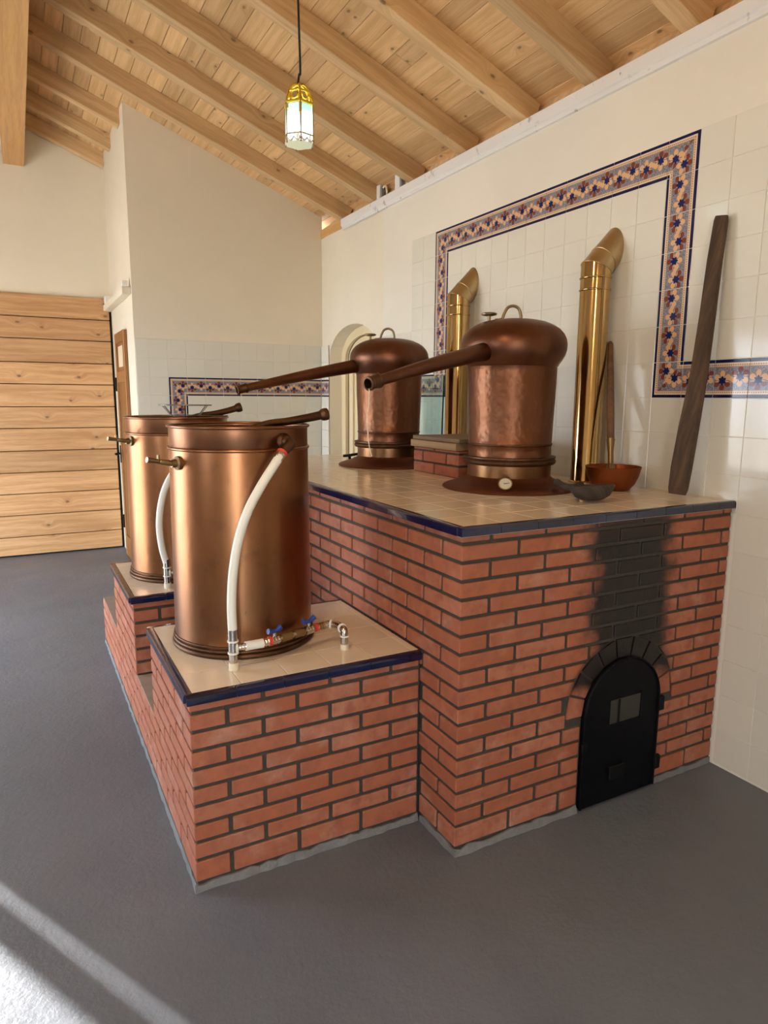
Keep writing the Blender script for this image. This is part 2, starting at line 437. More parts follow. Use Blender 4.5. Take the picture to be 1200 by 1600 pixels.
# right wall with the arched doorway
arc = [(3.685 - .485 * math.cos(PI * k / 16), 1.93 + .27 * math.sin(PI * k / 16)) for k in range(17)]
poly = [(YF - .25, 0), (3.20, 0)] + arc + [(4.17, 0), (4.60, 0), (4.60, 3.02), (YF - .25, 3.02)]
wr = struct('wall_right', (W, 0, 0))
obj('plaster_wall', tomesh(prism(poly, 'x', W + .015, W + .32)), 'plaster', wr)
obj('plaster_layer', tomesh(prism([(YF, 0), (3.087, 0), (3.087, 3.0), (YF, 3.0)], 'x', W + .0025, W + .016)), 'plaster_white', wr)
obj('wall_head', tomesh(prism([(YF - .25, 3.02), (4.60, 3.02), (4.60, 3.2), (YF - .25, 3.2)], 'x', W + .10, W + .32)), 'wood_rafter', wr)
RW = Matrix(((0, 0, -1, 0), (-1, 0, 0, 0), (0, 1, 0, 0), (0, 0, 0, 1)))     # tile frame: X->-y, Y->+z, Z->-x
BW = Matrix(((1, 0, 0, 0), (0, 0, -1, 0), (0, 1, 0, 0), (0, 0, 0, 1)))      # back wall: X->+x, Y->+z, Z->-y
def tile_mesh(w, h, mt):
    k = ('tile', round(w, 3), round(h, 3), mt)
    if k not in _cache:
        me = tomesh(box_bm(w - .0022, h - .0022, .008, .0012), 'tile'); me.materials.append(M[mt]); _cache[k] = me
    return _cache[k]
def wall_tile(parent, frame, c, w=T, h=T, mt='tile_white', turn=0, name='wall_tile'):
    o = bpy.data.objects.new(name, tile_mesh(w, h, mt))
    o.matrix_basis = Matrix.Translation(c) @ frame @ Matrix.Rotation(turn, 4, 'Z')
    return link(o, parent)
def rw(y, z, **k): return wall_tile(wr, RW, (W + .004, y, z), **k)
COLS = [YT - (j + .5) * T for j in range(-2, 22)]      # j=0 left border column, j=12 right border column
for j in range(-7, 22):
    y = YT - (j + .5) * T
    if y + T / 2 > 3.22: continue
    for k in range(17):
        z = ZT - (k + .5) * T
        if j < -2 and k < 4: continue
        if 0 < y < 2.72 and z < H - .02: continue
        hz = T
        if k == 16: hz = T * .98
        if k == 0 and 0 < j < 12: rw(y, z, mt='tile_border', name='border_tile')
        elif k == 0 and j == 0: rw(y, z, mt='tile_border_corner', name='border_tile')
        elif k == 0 and j == 12: rw(y, z, mt='tile_border_corner', turn=-PI / 2, name='border_tile')
        elif j in (0, 12) and 0 < k < 6: rw(y, z, mt='tile_border', turn=PI / 2, name='border_tile')
        elif k == 6 and j == 0: rw(y, z, mt='tile_border_corner', turn=PI, name='border_tile')
        elif k == 6 and j == 12: rw(y, z, mt='tile_border_corner', turn=PI / 2, name='border_tile')
        elif k == 6 and (j < 0 or j > 12): rw(y, z, mt='tile_border', name='border_tile')
        else: rw(y, z)
for k in range(4, 17):     # narrow strip between the doorway and the back corner
    rw(4.255, ZT - (k + .5) * T, w=.165, mt='tile_border' if k == 6 else 'tile_white', name='border_tile' if k == 6 else 'wall_tile')

# arched door in the right wall
d2 = struct('door_2', (W + .17, 3.685, 0))
obj('door_leaf', tomesh(prism([(3.19, 0)] + [(3.685 - .49 * math.cos(PI * k / 16), 1.93 + .275 * math.sin(PI * k / 16)) for k in range(17)] + [(4.18, 0)], 'x', W + .17, W + .215)), 'door_cream', d2)
def arch_band(r_in, r_out, zin, zout, x0, x1, zb=0.0):
    bm = bmesh.new(); ring = []
    def pts(r, rz): return [(3.685 + r, zb)] + [(3.685 + r * math.cos(PI * k / 16), 1.93 + rz * math.sin(PI * k / 16)) for k in range(17)] + [(3.685 - r, zb)]
    a, b_ = pts(r_in, zin), pts(r_out, zout)
    for x in (x0, x1): ring.append(([bm.verts.new((x, *p)) for p in a], [bm.verts.new((x, *p)) for p in b_]))
    n = len(a)
    for i in range(n - 1):
        for q in (0, 1): bm.faces.new((ring[q][0][i], ring[q][0][i + 1], ring[q][1][i + 1], ring[q][1][i]))
        for q in (0, 1): bm.faces.new((ring[0][q][i], ring[0][q][i + 1], ring[1][q][i + 1], ring[1][q][i]))
    for i in (0, n - 1): bm.faces.new((ring[0][0][i], ring[0][1][i], ring[1][1][i], ring[1][0][i]))
    return bm
obj('door_frame', tomesh(arch_band(.40, .484, .19, .268, W + .135, W + .17)), 'door_cream', d2)
obj('panel_moulding', tomesh(arch_band(.27, .34, .10, .15, W + .150, W + .17, .12)), 'door_cream', d2)
def arch_line(ya, za, x):   # thin dark gap round the leaf
    bm = arch_band(ya, ya + .006, za, za + .004, x, x + .004); return bm
obj('door_gap', tomesh(arch_line(.395, .186, W + .166)), 'dark_gap', d2)

# wall plate and cornice on top of the right wall
pl = obj('trim_1', tomesh(prism([(W + .004, 3.018), (W + .2, 3.018), (W + .2, 3.094), (W + .004, 3.094)], 'y', YF, 4.36)), 'wood_ridge'); pl['kind'] = 'structure'
cr = obj('trim_2', tomesh(prism([(W + .002, 2.992), (W - .012, 2.995), (W - .014, 3.015), (W - .022, 3.022), (W - .024, 3.076), (W + .004, 3.080)], 'y', YF, 3.83)), 'white_paint'); cr['kind'] = 'structure'

# back wall with wainscot
wb = struct('wall_back', (.5, YBK, 0))
obj('plaster_wall', tomesh(prism([(XRET, 0), (W + .02, 0), (W + .02, roof(W + .02)), (XRET, roof(XRET))], 'y', YBK + .0025, YBK + .14)), 'plaster', wb)
for i in range(11):
    x = W - .002 - (i + .5) * T
    wd = T
    for k in range(4, 17):
        z = ZT - (k + .5) * T
        if i == 10: x = XRET + .0565; wd = .105
        mt, tn, nm = 'tile_white', 0, 'wall_tile'
        if k == 6 and i < 8: mt, nm = 'tile_border', 'border_tile'
        elif k == 6 and i == 8: mt, nm = 'tile_border_corner', 'border_tile'
        elif k > 6 and i == 8: mt, nm, tn = 'tile_border', 'border_tile', PI / 2
        wall_tile(wb, BW, (x, YBK + .004, z), w=wd, mt=mt, turn=tn, name=nm)

# return wall beside the alcove, with the wooden door
wt = struct('wall_return', (XRET, 5.0, 0))
obj('plaster_wall', tomesh(prism([(YBK + .14, 0), (YWD + .1, 0), (YWD + .1, roof(XRET)), (YBK + .14, roof(XRET))], 'x', XRET, XRET + .14)), 'plaster', wt)
tr = obj('trim_3', tomesh(box_bm(.075, 1.36, .060, .006)), 'plaster', None, (XRET - .037, 5.06, 2.435)); tr['kind'] = 'structure'
d1 = struct('door_1', (XRET - .02, 5.03, 0))
lf = piece('door_leaf', (XRET - .022, 4.735, .01), (XRET - .001, 5.345, 2.155), 'wood_door', d1, .003)
for (y0, y1, z0, z1) in ((4.735, 4.80, .01, 2.155), (5.28, 5.345, .01, 2.155)): piece('stile', (XRET - .034, y0, z0), (XRET - .021, y1, z1), 'wood_door', d1, .003)
for (z0, z1) in ((.01, .22), (1.70, 1.80), (2.06, 2.155)): piece('rail', (XRET - .033, 4.80, z0), (XRET - .021, 5.28, z1), 'wood_door', d1, .003)
tag(piece('upper_panel', (XRET - .027, 4.90, 1.84), (XRET - .021, 5.18, 2.03), 'paper', d1, .002), 'pale panel near the top of the door')
for z in (1.62, .28): piece('hinge', (XRET - .045, 5.335, z), (XRET - .020, 5.36, z + .13), 'iron_black', d1, .003)
lk_ = piece('lock_plate', (XRET - .042, 5.30, .93), (XRET - .032, 5.335, 1.10), 'iron_black', d1, .003)
tubeo('handle', spline([(XRET - .040, 5.315, 1.02), (XRET - .085, 5.31, 1.02), (XRET - .09, 5.22, 1.02)], 5), .009, 'iron_black', lk_)

# far wall of the alcove: plaster above wide wooden planks
wf = struct('wall_far', (-2, YWD, 0))
obj('plaster_wall', tomesh(prism([(XL, 0), (XRET + .14, 0), (XRET + .14, roof(XRET + .14)), (-1.1, 4.16), (XL, roof(XL))], 'y', YWD, YWD + .2)), 'plaster', wf)
SE = [.012, .195, .410, .622, .829, 1.040, 1.259, 1.467, 1.684, 1.891, 2.112, 2.316, 2.527]
obj('backing', tomesh(prism([(XL, 0), (XRET - .002, 0), (XRET - .002, 2.50), (XL, 2.50)], 'y', YWD - .012, YWD - .001)), 'dark_gap', wf)
for i in range(12):
    piece('plank', (-3.55, YWD - .040, SE[i] + .004), (XRET - .024, YWD - .012, SE[i + 1] - .003), 'wood_plank', wf, .004)

# left wall and front wall with their openings (behind and beside the camera)
def framed_wall(name, axis, a0, a1, zt, ops, p0, p1, mt):
    s = struct(name, ((p0 if axis == 'x' else (a0 + a1) / 2), (p0 if axis == 'y' else (a0 + a1) / 2), 0))
    cuts = sorted(ops); cur = a0
    def sec(u0, u1, z0, z1):
        if u1 - u0 < .01 or z1 - z0 < .01: return
        obj('wall_section', tomesh(prism([(u0, z0), (u1, z0), (u1, z1), (u0, z1)], axis, p0, p1)), mt, s)
    for (u0, u1, z0, z1) in cuts:
        sec(cur, u0, 0, zt); sec(u0, u1, 0, z0); sec(u0, u1, z1, zt); cur = u1
    sec(cur, a1, 0, zt); return s
framed_wall('wall_left', 'x', YF - .2, YWD + .2, 3.15, [OP_DOOR, OP_WIN], XL - .2, XL, 'plaster')
wfr = framed_wall('wall_front', 'y', XL, W + .1, 3.10, [OP_FRONT], YF - .2, YF, 'plaster')
obj('gable', tomesh(prism([(XL, 3.10), (W + .1, 3.10), (W + .1, roof(W + .1)), (-1.1, 4.16), (XL, roof(XL))], 'y', YF - .2, YF)), 'plaster', wfr)
w1 = struct('window_1', (XL - .1, -.5, 1.35))
for y in (-.87, -.13): piece('frame_post', (XL - .13, y - .03, 1.35), (XL - .07, y + .03, 2.25), 'wood_door', w1, .004)
for z in (1.38, 2.22): piece('frame_rail', (XL - .12, -.9, z - .03), (XL - .08, -.1, z + .03), 'wood_door', w1, .004)
d3 = struct('door_3', (XL - .1, 3.6, 0))
for y, w_ in ((4.685, .07), (3.30, .05), (1.98, .03)): piece('frame_post', (XL - .13, y - w_, 0), (XL - .07, y + w_, 2.35), 'wood_door', d3, .004)  # widest post added, unseen, to throw a shadow band across the sun patch
piece('frame_rail', (XL - .13, 1.95, 2.29), (XL - .07, 5.02, 2.35), 'wood_door', d3, .004)

# roof: deck, boards, rafters, ridge beam
ce = struct('ceiling', (-1.1, 0, 4.1))
Y0R, Y1R = YF - .25, YWD + .22
obj('roof_deck', tomesh(prism([(-1.1, 4.1618 + .022), (W + .35, roof(W + .35) + .022), (W + .35, roof(W + .35) + .10), (-1.1, 4.1618 + .10)], 'y', Y0R, Y1R)), 'wood_board', ce)
obj('roof_deck', tomesh(prism([(-1.1, 4.1618 + .022), (XL - .3, roof(XL - .3) + .022), (XL - .3, roof(XL - .3) + .10), (-1.1, 4.1618 + .10)], 'y', Y0R, Y1R)), 'wood_board', ce)
ANG = math.atan(.388); BWD = .1165
for side in (1, -1):
    rot = Matrix.Rotation(ANG * side, 4, 'Y')
    nb = 24 if side == 1 else 25
    for i in range(nb):
        xc = -1.1 + side * (.055 + i * .1085)
        n_ = Vector((math.sin(ANG) * side, 0, math.cos(ANG)))
        c = Vector((xc, 0, roof(xc))) + n_ * .010
        cuts = [Y0R] + ([RND.uniform(-1.5, 3.8)] if side == 1 and i % 2 else []) + [Y1R]
        for ya, yb in zip(cuts, cuts[1:]):
            k = ('board', round(yb - ya, 3))
            me = tomesh(box_bm(BWD - .0025, yb - ya - .002, .020, .0022), 'board'); me.materials.append(M['wood_board'])
            o = bpy.data.objects.new('ceiling_board', me)
            o.matrix_basis = Matrix.Translation((c.x, (ya + yb) / 2, c.z)) @ rot
            link(o, ce)
RY = [-3.75, -3.10, -2.50, -1.90, -1.30, -.72, -.15, .43, .985, 1.51, 2.08, 2.72, 3.32, 3.92, 4.60, 5.20, 5.735]
RDEP = .126 * math.cos(ANG)
def put_rafter(x0, x1, y):
    side = 1 if x0 > -1.1 else -1
    xm = (x0 + x1) / 2; ln = abs(x1 - x0) / math.cos(ANG); key = ('rafter', round(ln, 3))
    if key not in _cache:
        me = tomesh(box_bm(ln, .09, RDEP, .003), 'rafter'); me.materials.append(M['wood_rafter']); _cache[key] = me
    n_ = Vector((math.sin(ANG) * side, 0, math.cos(ANG)))
    o = bpy.data.objects.new('rafter', _cache[key]); c = Vector((xm, y - .045, roof(xm))) - n_ * (RDEP / 2 - .0005)
    o.matrix_basis = Matrix.Translation(c) @ Matrix.Rotation(ANG * side, 4, 'Y'); link(o, ce)
for y in RY:
    put_rafter(-1.05, XRET + .035 if y > 4.4 else W + .09, y); put_rafter(-1.15, XL + .02, y)
obj('ridge_beam', tomesh(prism([(-1.185, 3.665), (-1.015, 3.665), (-1.015, 4.10), (-1.185, 4.10)], 'y', YF, YWD + .02)), 'wood_ridge', ce)

# ------------------------------------------------------------------ brickwork
def rough_strip(a, b_, n, out=.011):
    """ragged cement smear along a wall foot: a low wedge with uneven width and height"""
    a, b_, n = Vector((*a, 0)), Vector((*b_, 0)), Vector((*n, 0)); k = max(4, int((b_ - a).length / .03)); bm = bmesh.new(); rows = []
    for i in range(k + 1):
        p = a.lerp(b_, i / k); o_ = out * RND.uniform(.45, 1.35); z = RND.uniform(.018, .032)
        rows.append([bm.verts.new(q) for q in (p - n * .006, p + n * o_ * .8 + Vector((0, 0, .0005)), p + n * .0015 + Vector((0, 0, z)), p - n * .006 + Vector((0, 0, z)))])
    for r0, r1 in zip(rows, rows[1:]):
        for q in range(4): bm.faces.new((r0[q], r0[(q + 1) % 4], r1[(q + 1) % 4], r1[q]))
    bm.faces.new(rows[0]); bm.faces.new(rows[-1][::-1]); return bm
BT = .105
def brick(parent, x0, x1, y0, y1, z0, z1): return piece('brick', (x0, y0, z0), (x1, y1, z1), 'brick', parent, .0028)
def rowz(i, ztop):
    z0 = ZB + i * CO + .0065; z1 = min(ZB + (i + 1) * CO - .0065, ztop)
    if i == 0: z0 = .034
    return z0, z1
J = .0070
furn = thing('brick_furnace', (W / 2, 1.4, 0), 'tall red brick furnace bench with cream tiled top, navy edging and black iron fire door', 'furnace')
obj('mortar_core', tomesh(prism([(.007, .007), (W - .001, .007), (W - .001, 2.765), (.007, 2.765)], 'z', 0, H - .034)), 'mortar', furn)
DCX, DHW, DSZ, RO = .770, .200, .390, .284     # fire door centre, half width, spring line, outer voussoir radius
def clear_half(z):
    if z <= DSZ: return DHW + .006
    d = z - DSZ
    return math.sqrt(max(RO * RO - d * d, 0)) if d < RO else 0.0
def front_brick(x0, x1, z0, z1, i):
    """brick of the front face, trimmed to the fire door and its arch"""
    h0, h1 = clear_half(z0), clear_half(z1)
    if z0 < DSZ < z1: h0 = h1 = max(DHW + .006, clear_half(z1)) 
    def put(poly):
        me = tomesh(prism(poly, 'y', 0.0, BT), 'brick'); me.materials.append(M['brick'])
        me.transform(Matrix.Translation((-(poly[0][0]), -BT / 2, -poly[0][1])))
        o = bpy.data.objects.new('brick', me); o.location = (poly[0][0], BT / 2, poly[0][1]); link(o, furn)
    if max(h0, h1) == 0 or x1 <= DCX - max(h0, h1) or x0 >= DCX + max(h0, h1):
        if i % 2 == 0 and x0 == 0: return brick(furn, x0, x1, 0, L / 2 - J, z0, z1)
        return brick(furn, x0, x1, 0, BT, z0, z1)
    if x0 < DCX - min(h0, h1):      # left of the opening
        a0, a1 = min(x1, DCX - h0 - .006 if h0 else x1), min(x1, DCX - h1 - .006 if h1 else x1)
        if min(a0, a1) - x0 > .02: put([(x0, z0), (a0, z0), (a1, z1), (x0, z1)])
        elif max(a0, a1) - x0 > .03: put([(x0, z0), (max(a0, x0 + .004), z0), (max(a1, x0 + .004), z1), (x0, z1)])
    if x1 > DCX + min(h0, h1):
        a0, a1 = max(x0, DCX + h0 + .006 if h0 else x0), max(x0, DCX + h1 + .006 if h1 else x0)
        if x1 - max(a0, a1) > .02: put([(a0, z0), (x1, z0), (x1, z1), (a1, z1)])
        elif x1 - min(a0, a1) > .03: put([(min(a0, x1 - .004), z0), (x1, z0), (x1, z1), (min(a1, x1 - .004), z1)])
for i in range(18):
    z0, z1 = rowz(i, H - .032)
    off = 0 if i % 2 == 0 else L / 2
    # front face
    js = [0.0] + [off + n * L for n in range(0 if off else 1, 7) if off + n * L < W - .02] + [W]
    for a, b_ in zip(js, js[1:]):
        x0 = a + (J if a > 0 else 0); x1 = b_ - (J if b_ < W else .004)
        if a == 0 and i % 2 == 1: brick(furn, 0, L / 2 - J, 0, L - J, z0, z1); continue
        front_brick(x0, x1, z0, z1, i)
    # left face
    js = ([L / 2] if i % 2 == 0 else [L]); y = js[0]
    while y < 2.76:
        y1 = min(y + L, 2.765); ya, yb = y + J, y1 - (J if y1 < 2.76 else 0)
        segs = [(ya, yb)]
        def cut(segs, c0, c1):
            out = []
            for s0, s1 in segs:
                if s1 <= c0 or s0 >= c1: out.append((s0, s1))
                else:
                    if s0 < c0 - .03: out.append((s0, c0))
                    if s1 > c1 + .03: out.append((c1, s1))
            return out
        if z1 < HT - .03: segs = cut(segs, YB + .012, .945); segs = cut(segs, 1.40, 2.12)
        if z1 < .30: segs = cut(segs, YB, 2.80)
        for s0, s1 in segs: brick(furn, 0, BT, s0, s1, z0, z1)
        y = y1
# voussoirs round the fire door
NV = 9
for k in range(NV):
    a0 = PI * k / NV + .02; a1 = PI * (k + 1) / NV - .02
    P_ = [(DCX + DHW * 1.03 * math.cos(a0), DSZ + DHW * 1.03 * math.sin(a0)), (DCX + (RO - .004) * math.cos(a0), DSZ + (RO - .004) * math.sin(a0)),
          (DCX + (RO - .004) * math.cos(a1), DSZ + (RO - .004) * math.sin(a1)), (DCX + DHW * 1.03 * math.cos(a1), DSZ + DHW * 1.03 * math.sin(a1))]
    me = tomesh(prism(P_, 'y', -.001, .10), 'arch_brick'); me.materials.append(M['brick'])
    c = Vector((sum(p[0] for p in P_) / 4, .05, sum(p[1] for p in P_) / 4)); me.transform(Matrix.Translation(-c))
    o = bpy.data.objects.new('arch_brick', me); o.location = c; link(o, furn)
# iron fire door
dpoly = [(DCX - DHW, .012)] + [(DCX - DHW * math.cos(PI * k / 24), DSZ + DHW * math.sin(PI * k / 24)) for k in range(25)] + [(DCX + DHW, .012)]
bm = prism(dpoly, 'y', -.014, .03)
idoor = tag(obj('fire_door', tomesh(bm, smooth=30), 'iron', furn), 'black iron arched fire door with a small sooty window')
tubeo('door_rim', [(p[0], -.014, p[1]) for p in dpoly], .006, 'iron', idoor, 6)
piece('window_glass', (.700, -.0165, .335), (.862, -.0135, .432), 'sooty_glass', idoor, .001)
piece('window_bar', (.741, -.021, .335), (.748, -.0165, .432), 'iron_black', idoor, .001)
piece('window_bar', (.862, -.021, .328), (.869, -.0135, .440), 'iron_black', idoor, .001)
piece('air_vent', (.705, -.028, .105), (.785, -.0135, .160), 'iron_black', idoor, .003)
for z in (.335, .080): piece('hinge', (.965, -.026, z), (.995, -.008, z + .06), 'iron_black', idoor, .004)
piece('latch', (.560, -.020, .255), (.585, -.008, .285), 'iron_black', idoor, .003)

# counter tiles and navy edging
def top_tiles(parent, x0, x1, y0, y1, z, wx=T, wy=T):
    y = y0
    while y < y1 - .01:
        yb = min(y + wy, y1); x = x0
        while x < x1 - .01:
            xb = min(x + wx, x1)
            piece('top_tile', (x + .0012, y + .0012, z - .010), (xb - .0012, yb - .0012, z), 'tile_cream', parent, .0012)
            x = xb
        y = yb
def edge_tiles(parent, along, a0, a1, fixed, out, z, hgt=.030, wid=.026):
    """rounded navy edging pieces; along 'x' or 'y', out = outward sign"""
    k = ('edge', round(hgt, 4)); 
    prof = [(0, 0), (wid, 0), (wid, -hgt + .000), (wid - .002, -hgt)] 
    pts = [(0, 0)] + [(wid - .011 + .011 * math.sin(t), -.011 + .011 * math.cos(t)) for t in [PI / 2 * q / 4 for q in range(5)]] + [(wid, -hgt), (0, -hgt)]
    a = a0; s = 1 if a1 > a0 else -1
    while s * (a1 - a) > .004:
        b_ = a + s * T
        if s * (b_ - a1) > -.02: b_ = a1
        lo, hi = min(a, b_) + .0009, max(a, b_) - .0009
        key = ('edge', along, out, round(hi - lo, 4))
        if key not in _cache:
            if along == 'x': bm = prism([(out * p[0], p[1]) for p in pts], 'x', -(hi - lo) / 2, (hi - lo) / 2)
            else: bm = prism([(out * p[0], p[1]) for p in pts], 'y', -(hi - lo) / 2, (hi - lo) / 2)
            me = tomesh(bm, 'edge_tile', 50); me.materials.append(M['tile_navy']); _cache[key] = me
        o = bpy.data.objects.new('edge_tile', _cache[key])
        o.location = ((lo + hi) / 2, fixed, z) if along == 'x' else (fixed, (lo + hi) / 2, z)
        link(o, parent); a = b_
obj('tile_bed', tomesh(prism([(-.004, -.004), (W - .001, -.004), (W - .001, 2.765), (-.004, 2.765)], 'z', H - .0335, H - .0025)), 'grout', furn)
top_tiles(furn, .012, W - .001, .012, 2.765, H, T, T)
edge_tiles(furn, 'x', -.012, W - .001, .012, -1, H)
edge_tiles(furn, 'y', .012, 2.765, .012, -1, H)
# cement fillet along the floor
obj('cement_fillet', tomesh(rough_strip((-.002, -.002), (.56, -.002), (0, -1))), 'cement', furn)
obj('cement_fillet', tomesh(rough_strip((.98, 0), (W - .004, 0), (0, -1), .006)), 'cement', furn)
obj('cement_fillet', tomesh(rough_strip((0, -.008), (0, YB - .008), (-1, 0), .006)), 'cement', furn)

# stepped bench carrying the condenser tanks
bench = thing('stepped_brick_bench', (-A / 2, 1.4, 0), 'low stepped red brick bench with two cream tiled tops beside the furnace', 'bench')
B1, B2, PY = (YB, .945), (1.40, 2.12), 2.80
obj('mortar_core', tomesh(prism([(YB + .007, 0), (PY, 0), (PY, .290), (B2[1] - .007, .290), (B2[1] - .007, HT - .034), (B2[0] + .007, HT - .034), (B2[0] + .007, .290), (B1[1] - .007, .290), (B1[1] - .007, HT - .034), (YB + .007, HT - .034)], 'x', -A + .007, -.003)), 'mortar', bench)
def bench_rows(y0, y1, rows, front=True, back=False, extra=None):
    for i in rows:
        z0, z1 = rowz(i, HT - .032)
        if i == 3 and extra: z1 = ZB + 4 * CO - .004
        hdr = (i % 2 == 0)       # header on the front, stretcher on the left face
        if front:
            off = L / 2 if hdr else L
            js = [-A] + [-A + off + n * L for n in range(5) if -A + off + n * L < -.03] + [0]
            for a, b_ in zip(js, js[1:]):
                x0 = a + (J if a > -A else 0); x1 = b_ - (J if b_ < 0 else .010)
                if a == -A: brick(bench, x0, x1, y0, y0 + (L - J if hdr else L / 2 - J), z0, z1)
                else: brick(bench, x0, x1, y0, y0 + BT, z0, z1)
            y = y0 + (L if hdr else L / 2)
        else: y = y0 - (0 if hdr else L / 2)
        while y < y1 - .02:
            yb = min(y + L, y1); ya = max(y, y0)
            if yb - ya > .03: brick(bench, -A, -A + BT, ya + J, yb - (J if yb < y1 - .01 else 0), z0, z1)
            y = yb
bench_rows(YB, PY, range(0, 4), True)
bench_rows(*B1, range(4, 10)); bench_rows(*B2, range(4, 10))
for bi, (y0, y1) in enumerate((B1, B2)):
    obj('tile_bed', tomesh(prism([(-A - .004, y0 - .004), (-.003, y0 - .004), (-.003, y1 + .004), (-A - .004, y1 + .004)], 'z', HT - .0335, HT - .0025)), 'grout', bench)
    top_tiles(bench, -A + .012, -.004, y0 + .012, y1 - .012, HT)
    edge_tiles(bench, 'x', -A - .010, -.004, y0 + .012, -1, HT)
    edge_tiles(bench, 'y', y0 + .012, y1 - .012, -A + .012, -1, HT)
    edge_tiles(bench, 'x', -A - .010, -.004, y1 - .012, 1, HT)
piece('ledge_slab', (-A + .002, B1[1] + .004, .290), (-.004, B2[0] - .002, .297), 'ledge', bench, .001)
piece('ledge_slab', (-A + .002, B2[1] + .004, .290), (-.004, PY, .297), 'ledge', bench, .001)
obj('cement_fillet', tomesh(rough_strip((-A - .006, YB), (-.006, YB), (0, -1))), 'cement', bench)
obj('cement_fillet', tomesh(rough_strip((-A, YB), (-A, PY), (-1, 0), .007)), 'cement', bench)

# ------------------------------------------------------------------ condenser tanks
def make_tank(cx, cy, label, lever, inlet):
    t = thing('condenser_tank', (cx, cy, HT), label, 'tank', 'copper condenser tanks on the brick bench')
    R0, R1 = .2545, .2475
    prof = [(.0, .004), (R0, .004), (R0, .04), (R1 + .001, .722), (R1 - .004, .722), (R1 - .004, .06), (0, .06)]
    body = latheo('tank_body', prof, 'copper_tank', t, (cx, cy, HT), 96, 40)
    latheo('upper_band', [(R1 - .004, .715), (R1 + .0005, .7215), (R1, .785), (R1 + .002, .797), (R1 - .001, .797), (R1 - .004, .785)], 'copper_band', t, (cx, cy, HT), 96, 40, True)
    tor = lambda R, r, z: [(R + r * math.cos(2 * PI * k / 12), z + r * math.sin(2 * PI * k / 12)) for k in range(12)]
    latheo('rim', tor(R1 + .003, .0055, .7985), 'copper_band', t, (cx, cy, HT), 96, 80, True)
    latheo('bead', tor(R1 + .001, .006, .722), 'copper_tank', t, (cx, cy, HT), 96, 80, True)
    for z, r, R in ((.010, .010, R0 + .002), (.026, .007, R0 + .001), (.040, .005, R0)): latheo('base_ring', tor(R, r, z), 'copper_ring', t, (cx, cy, HT), 96, 80, True)
    latheo('inner_lining', [(R1 - .005, .79), (R1 - .0055, .50), (0, .50)], 'copper_tank_inside', t, (cx, cy, HT), 64, 40)
    # lever handle on the left side
    d = Vector((lever[1][0] - lever[0][0], lever[1][1] - lever[0][1], lever[1][2] - lever[0][2])); p = Vector(lever[0])
    n = Vector((p.x - cx, p.y - cy, 0)).normalized()
    hd = obj('lever_boss', tomesh(tube([p - n * .012, p + n * .006, p + n * .010, p + n * .026], [.024, .024, .015, .013], 20), smooth=40), 'brass_old', t)
    e = p + n * .020
    obj('lever', tomesh(tube([e, e + d * .5, e + d * .52, e + d], [.011, .009, .0075, .010], 10), smooth=40), 'brass_old', hd)
    obj('lever_bolt', tomesh(tube([e + d * .55 + Vector((0, 0, -.004)), e + d * .55 + Vector((0, 0, .022))], .005, 8), smooth=40), 'brass_old', hd)
    # curved inlet pipe lying over the rim
    pts = spline(inlet, 8)
    ip = tubeo('inlet_pipe', pts, [.011 + .0065 * k / (len(pts) - 1) for k in range(len(pts))], 'copper_ring', t, 20)
    dd = (pts[-1] - pts[-2]).normalized(); q = pts[-1]
    obj('pipe_flange', tomesh(lathe([(.0165, -.022), (.0225, -.012), (.0245, 0), (.0235, .010), (.016, .010), (.014, -.015)], 24), smooth=40), 'copper_ring', ip, q, align(dd))
    return t
T1 = (-.519, .690); T2 = (-.519, 1.790)
make_tank(*T1, 'near copper condenser tank with open rim, standing on the front tiled step', ((-.757, .612, 1.348), (-.845, .585, 1.366)),
          [(-.62, .64, 1.36), (-.53, .67, 1.435), (-.42, .69, 1.472), (-.33, .70, 1.482), (-.25, .70, 1.494), (-.175, .70, 1.508)])
make_tank(*T2, 'far copper condenser tank, partly hidden behind the near tank, with wire stand on top', ((-.757, 1.712, 1.360), (-.845, 1.685, 1.376)),
          [(-.62, 1.75, 1.36), (-.53, 1.77, 1.435), (-.42, 1.79, 1.474), (-.33, 1.80, 1.486), (-.26, 1.80, 1.500), (-.195, 1.80, 1.518)])

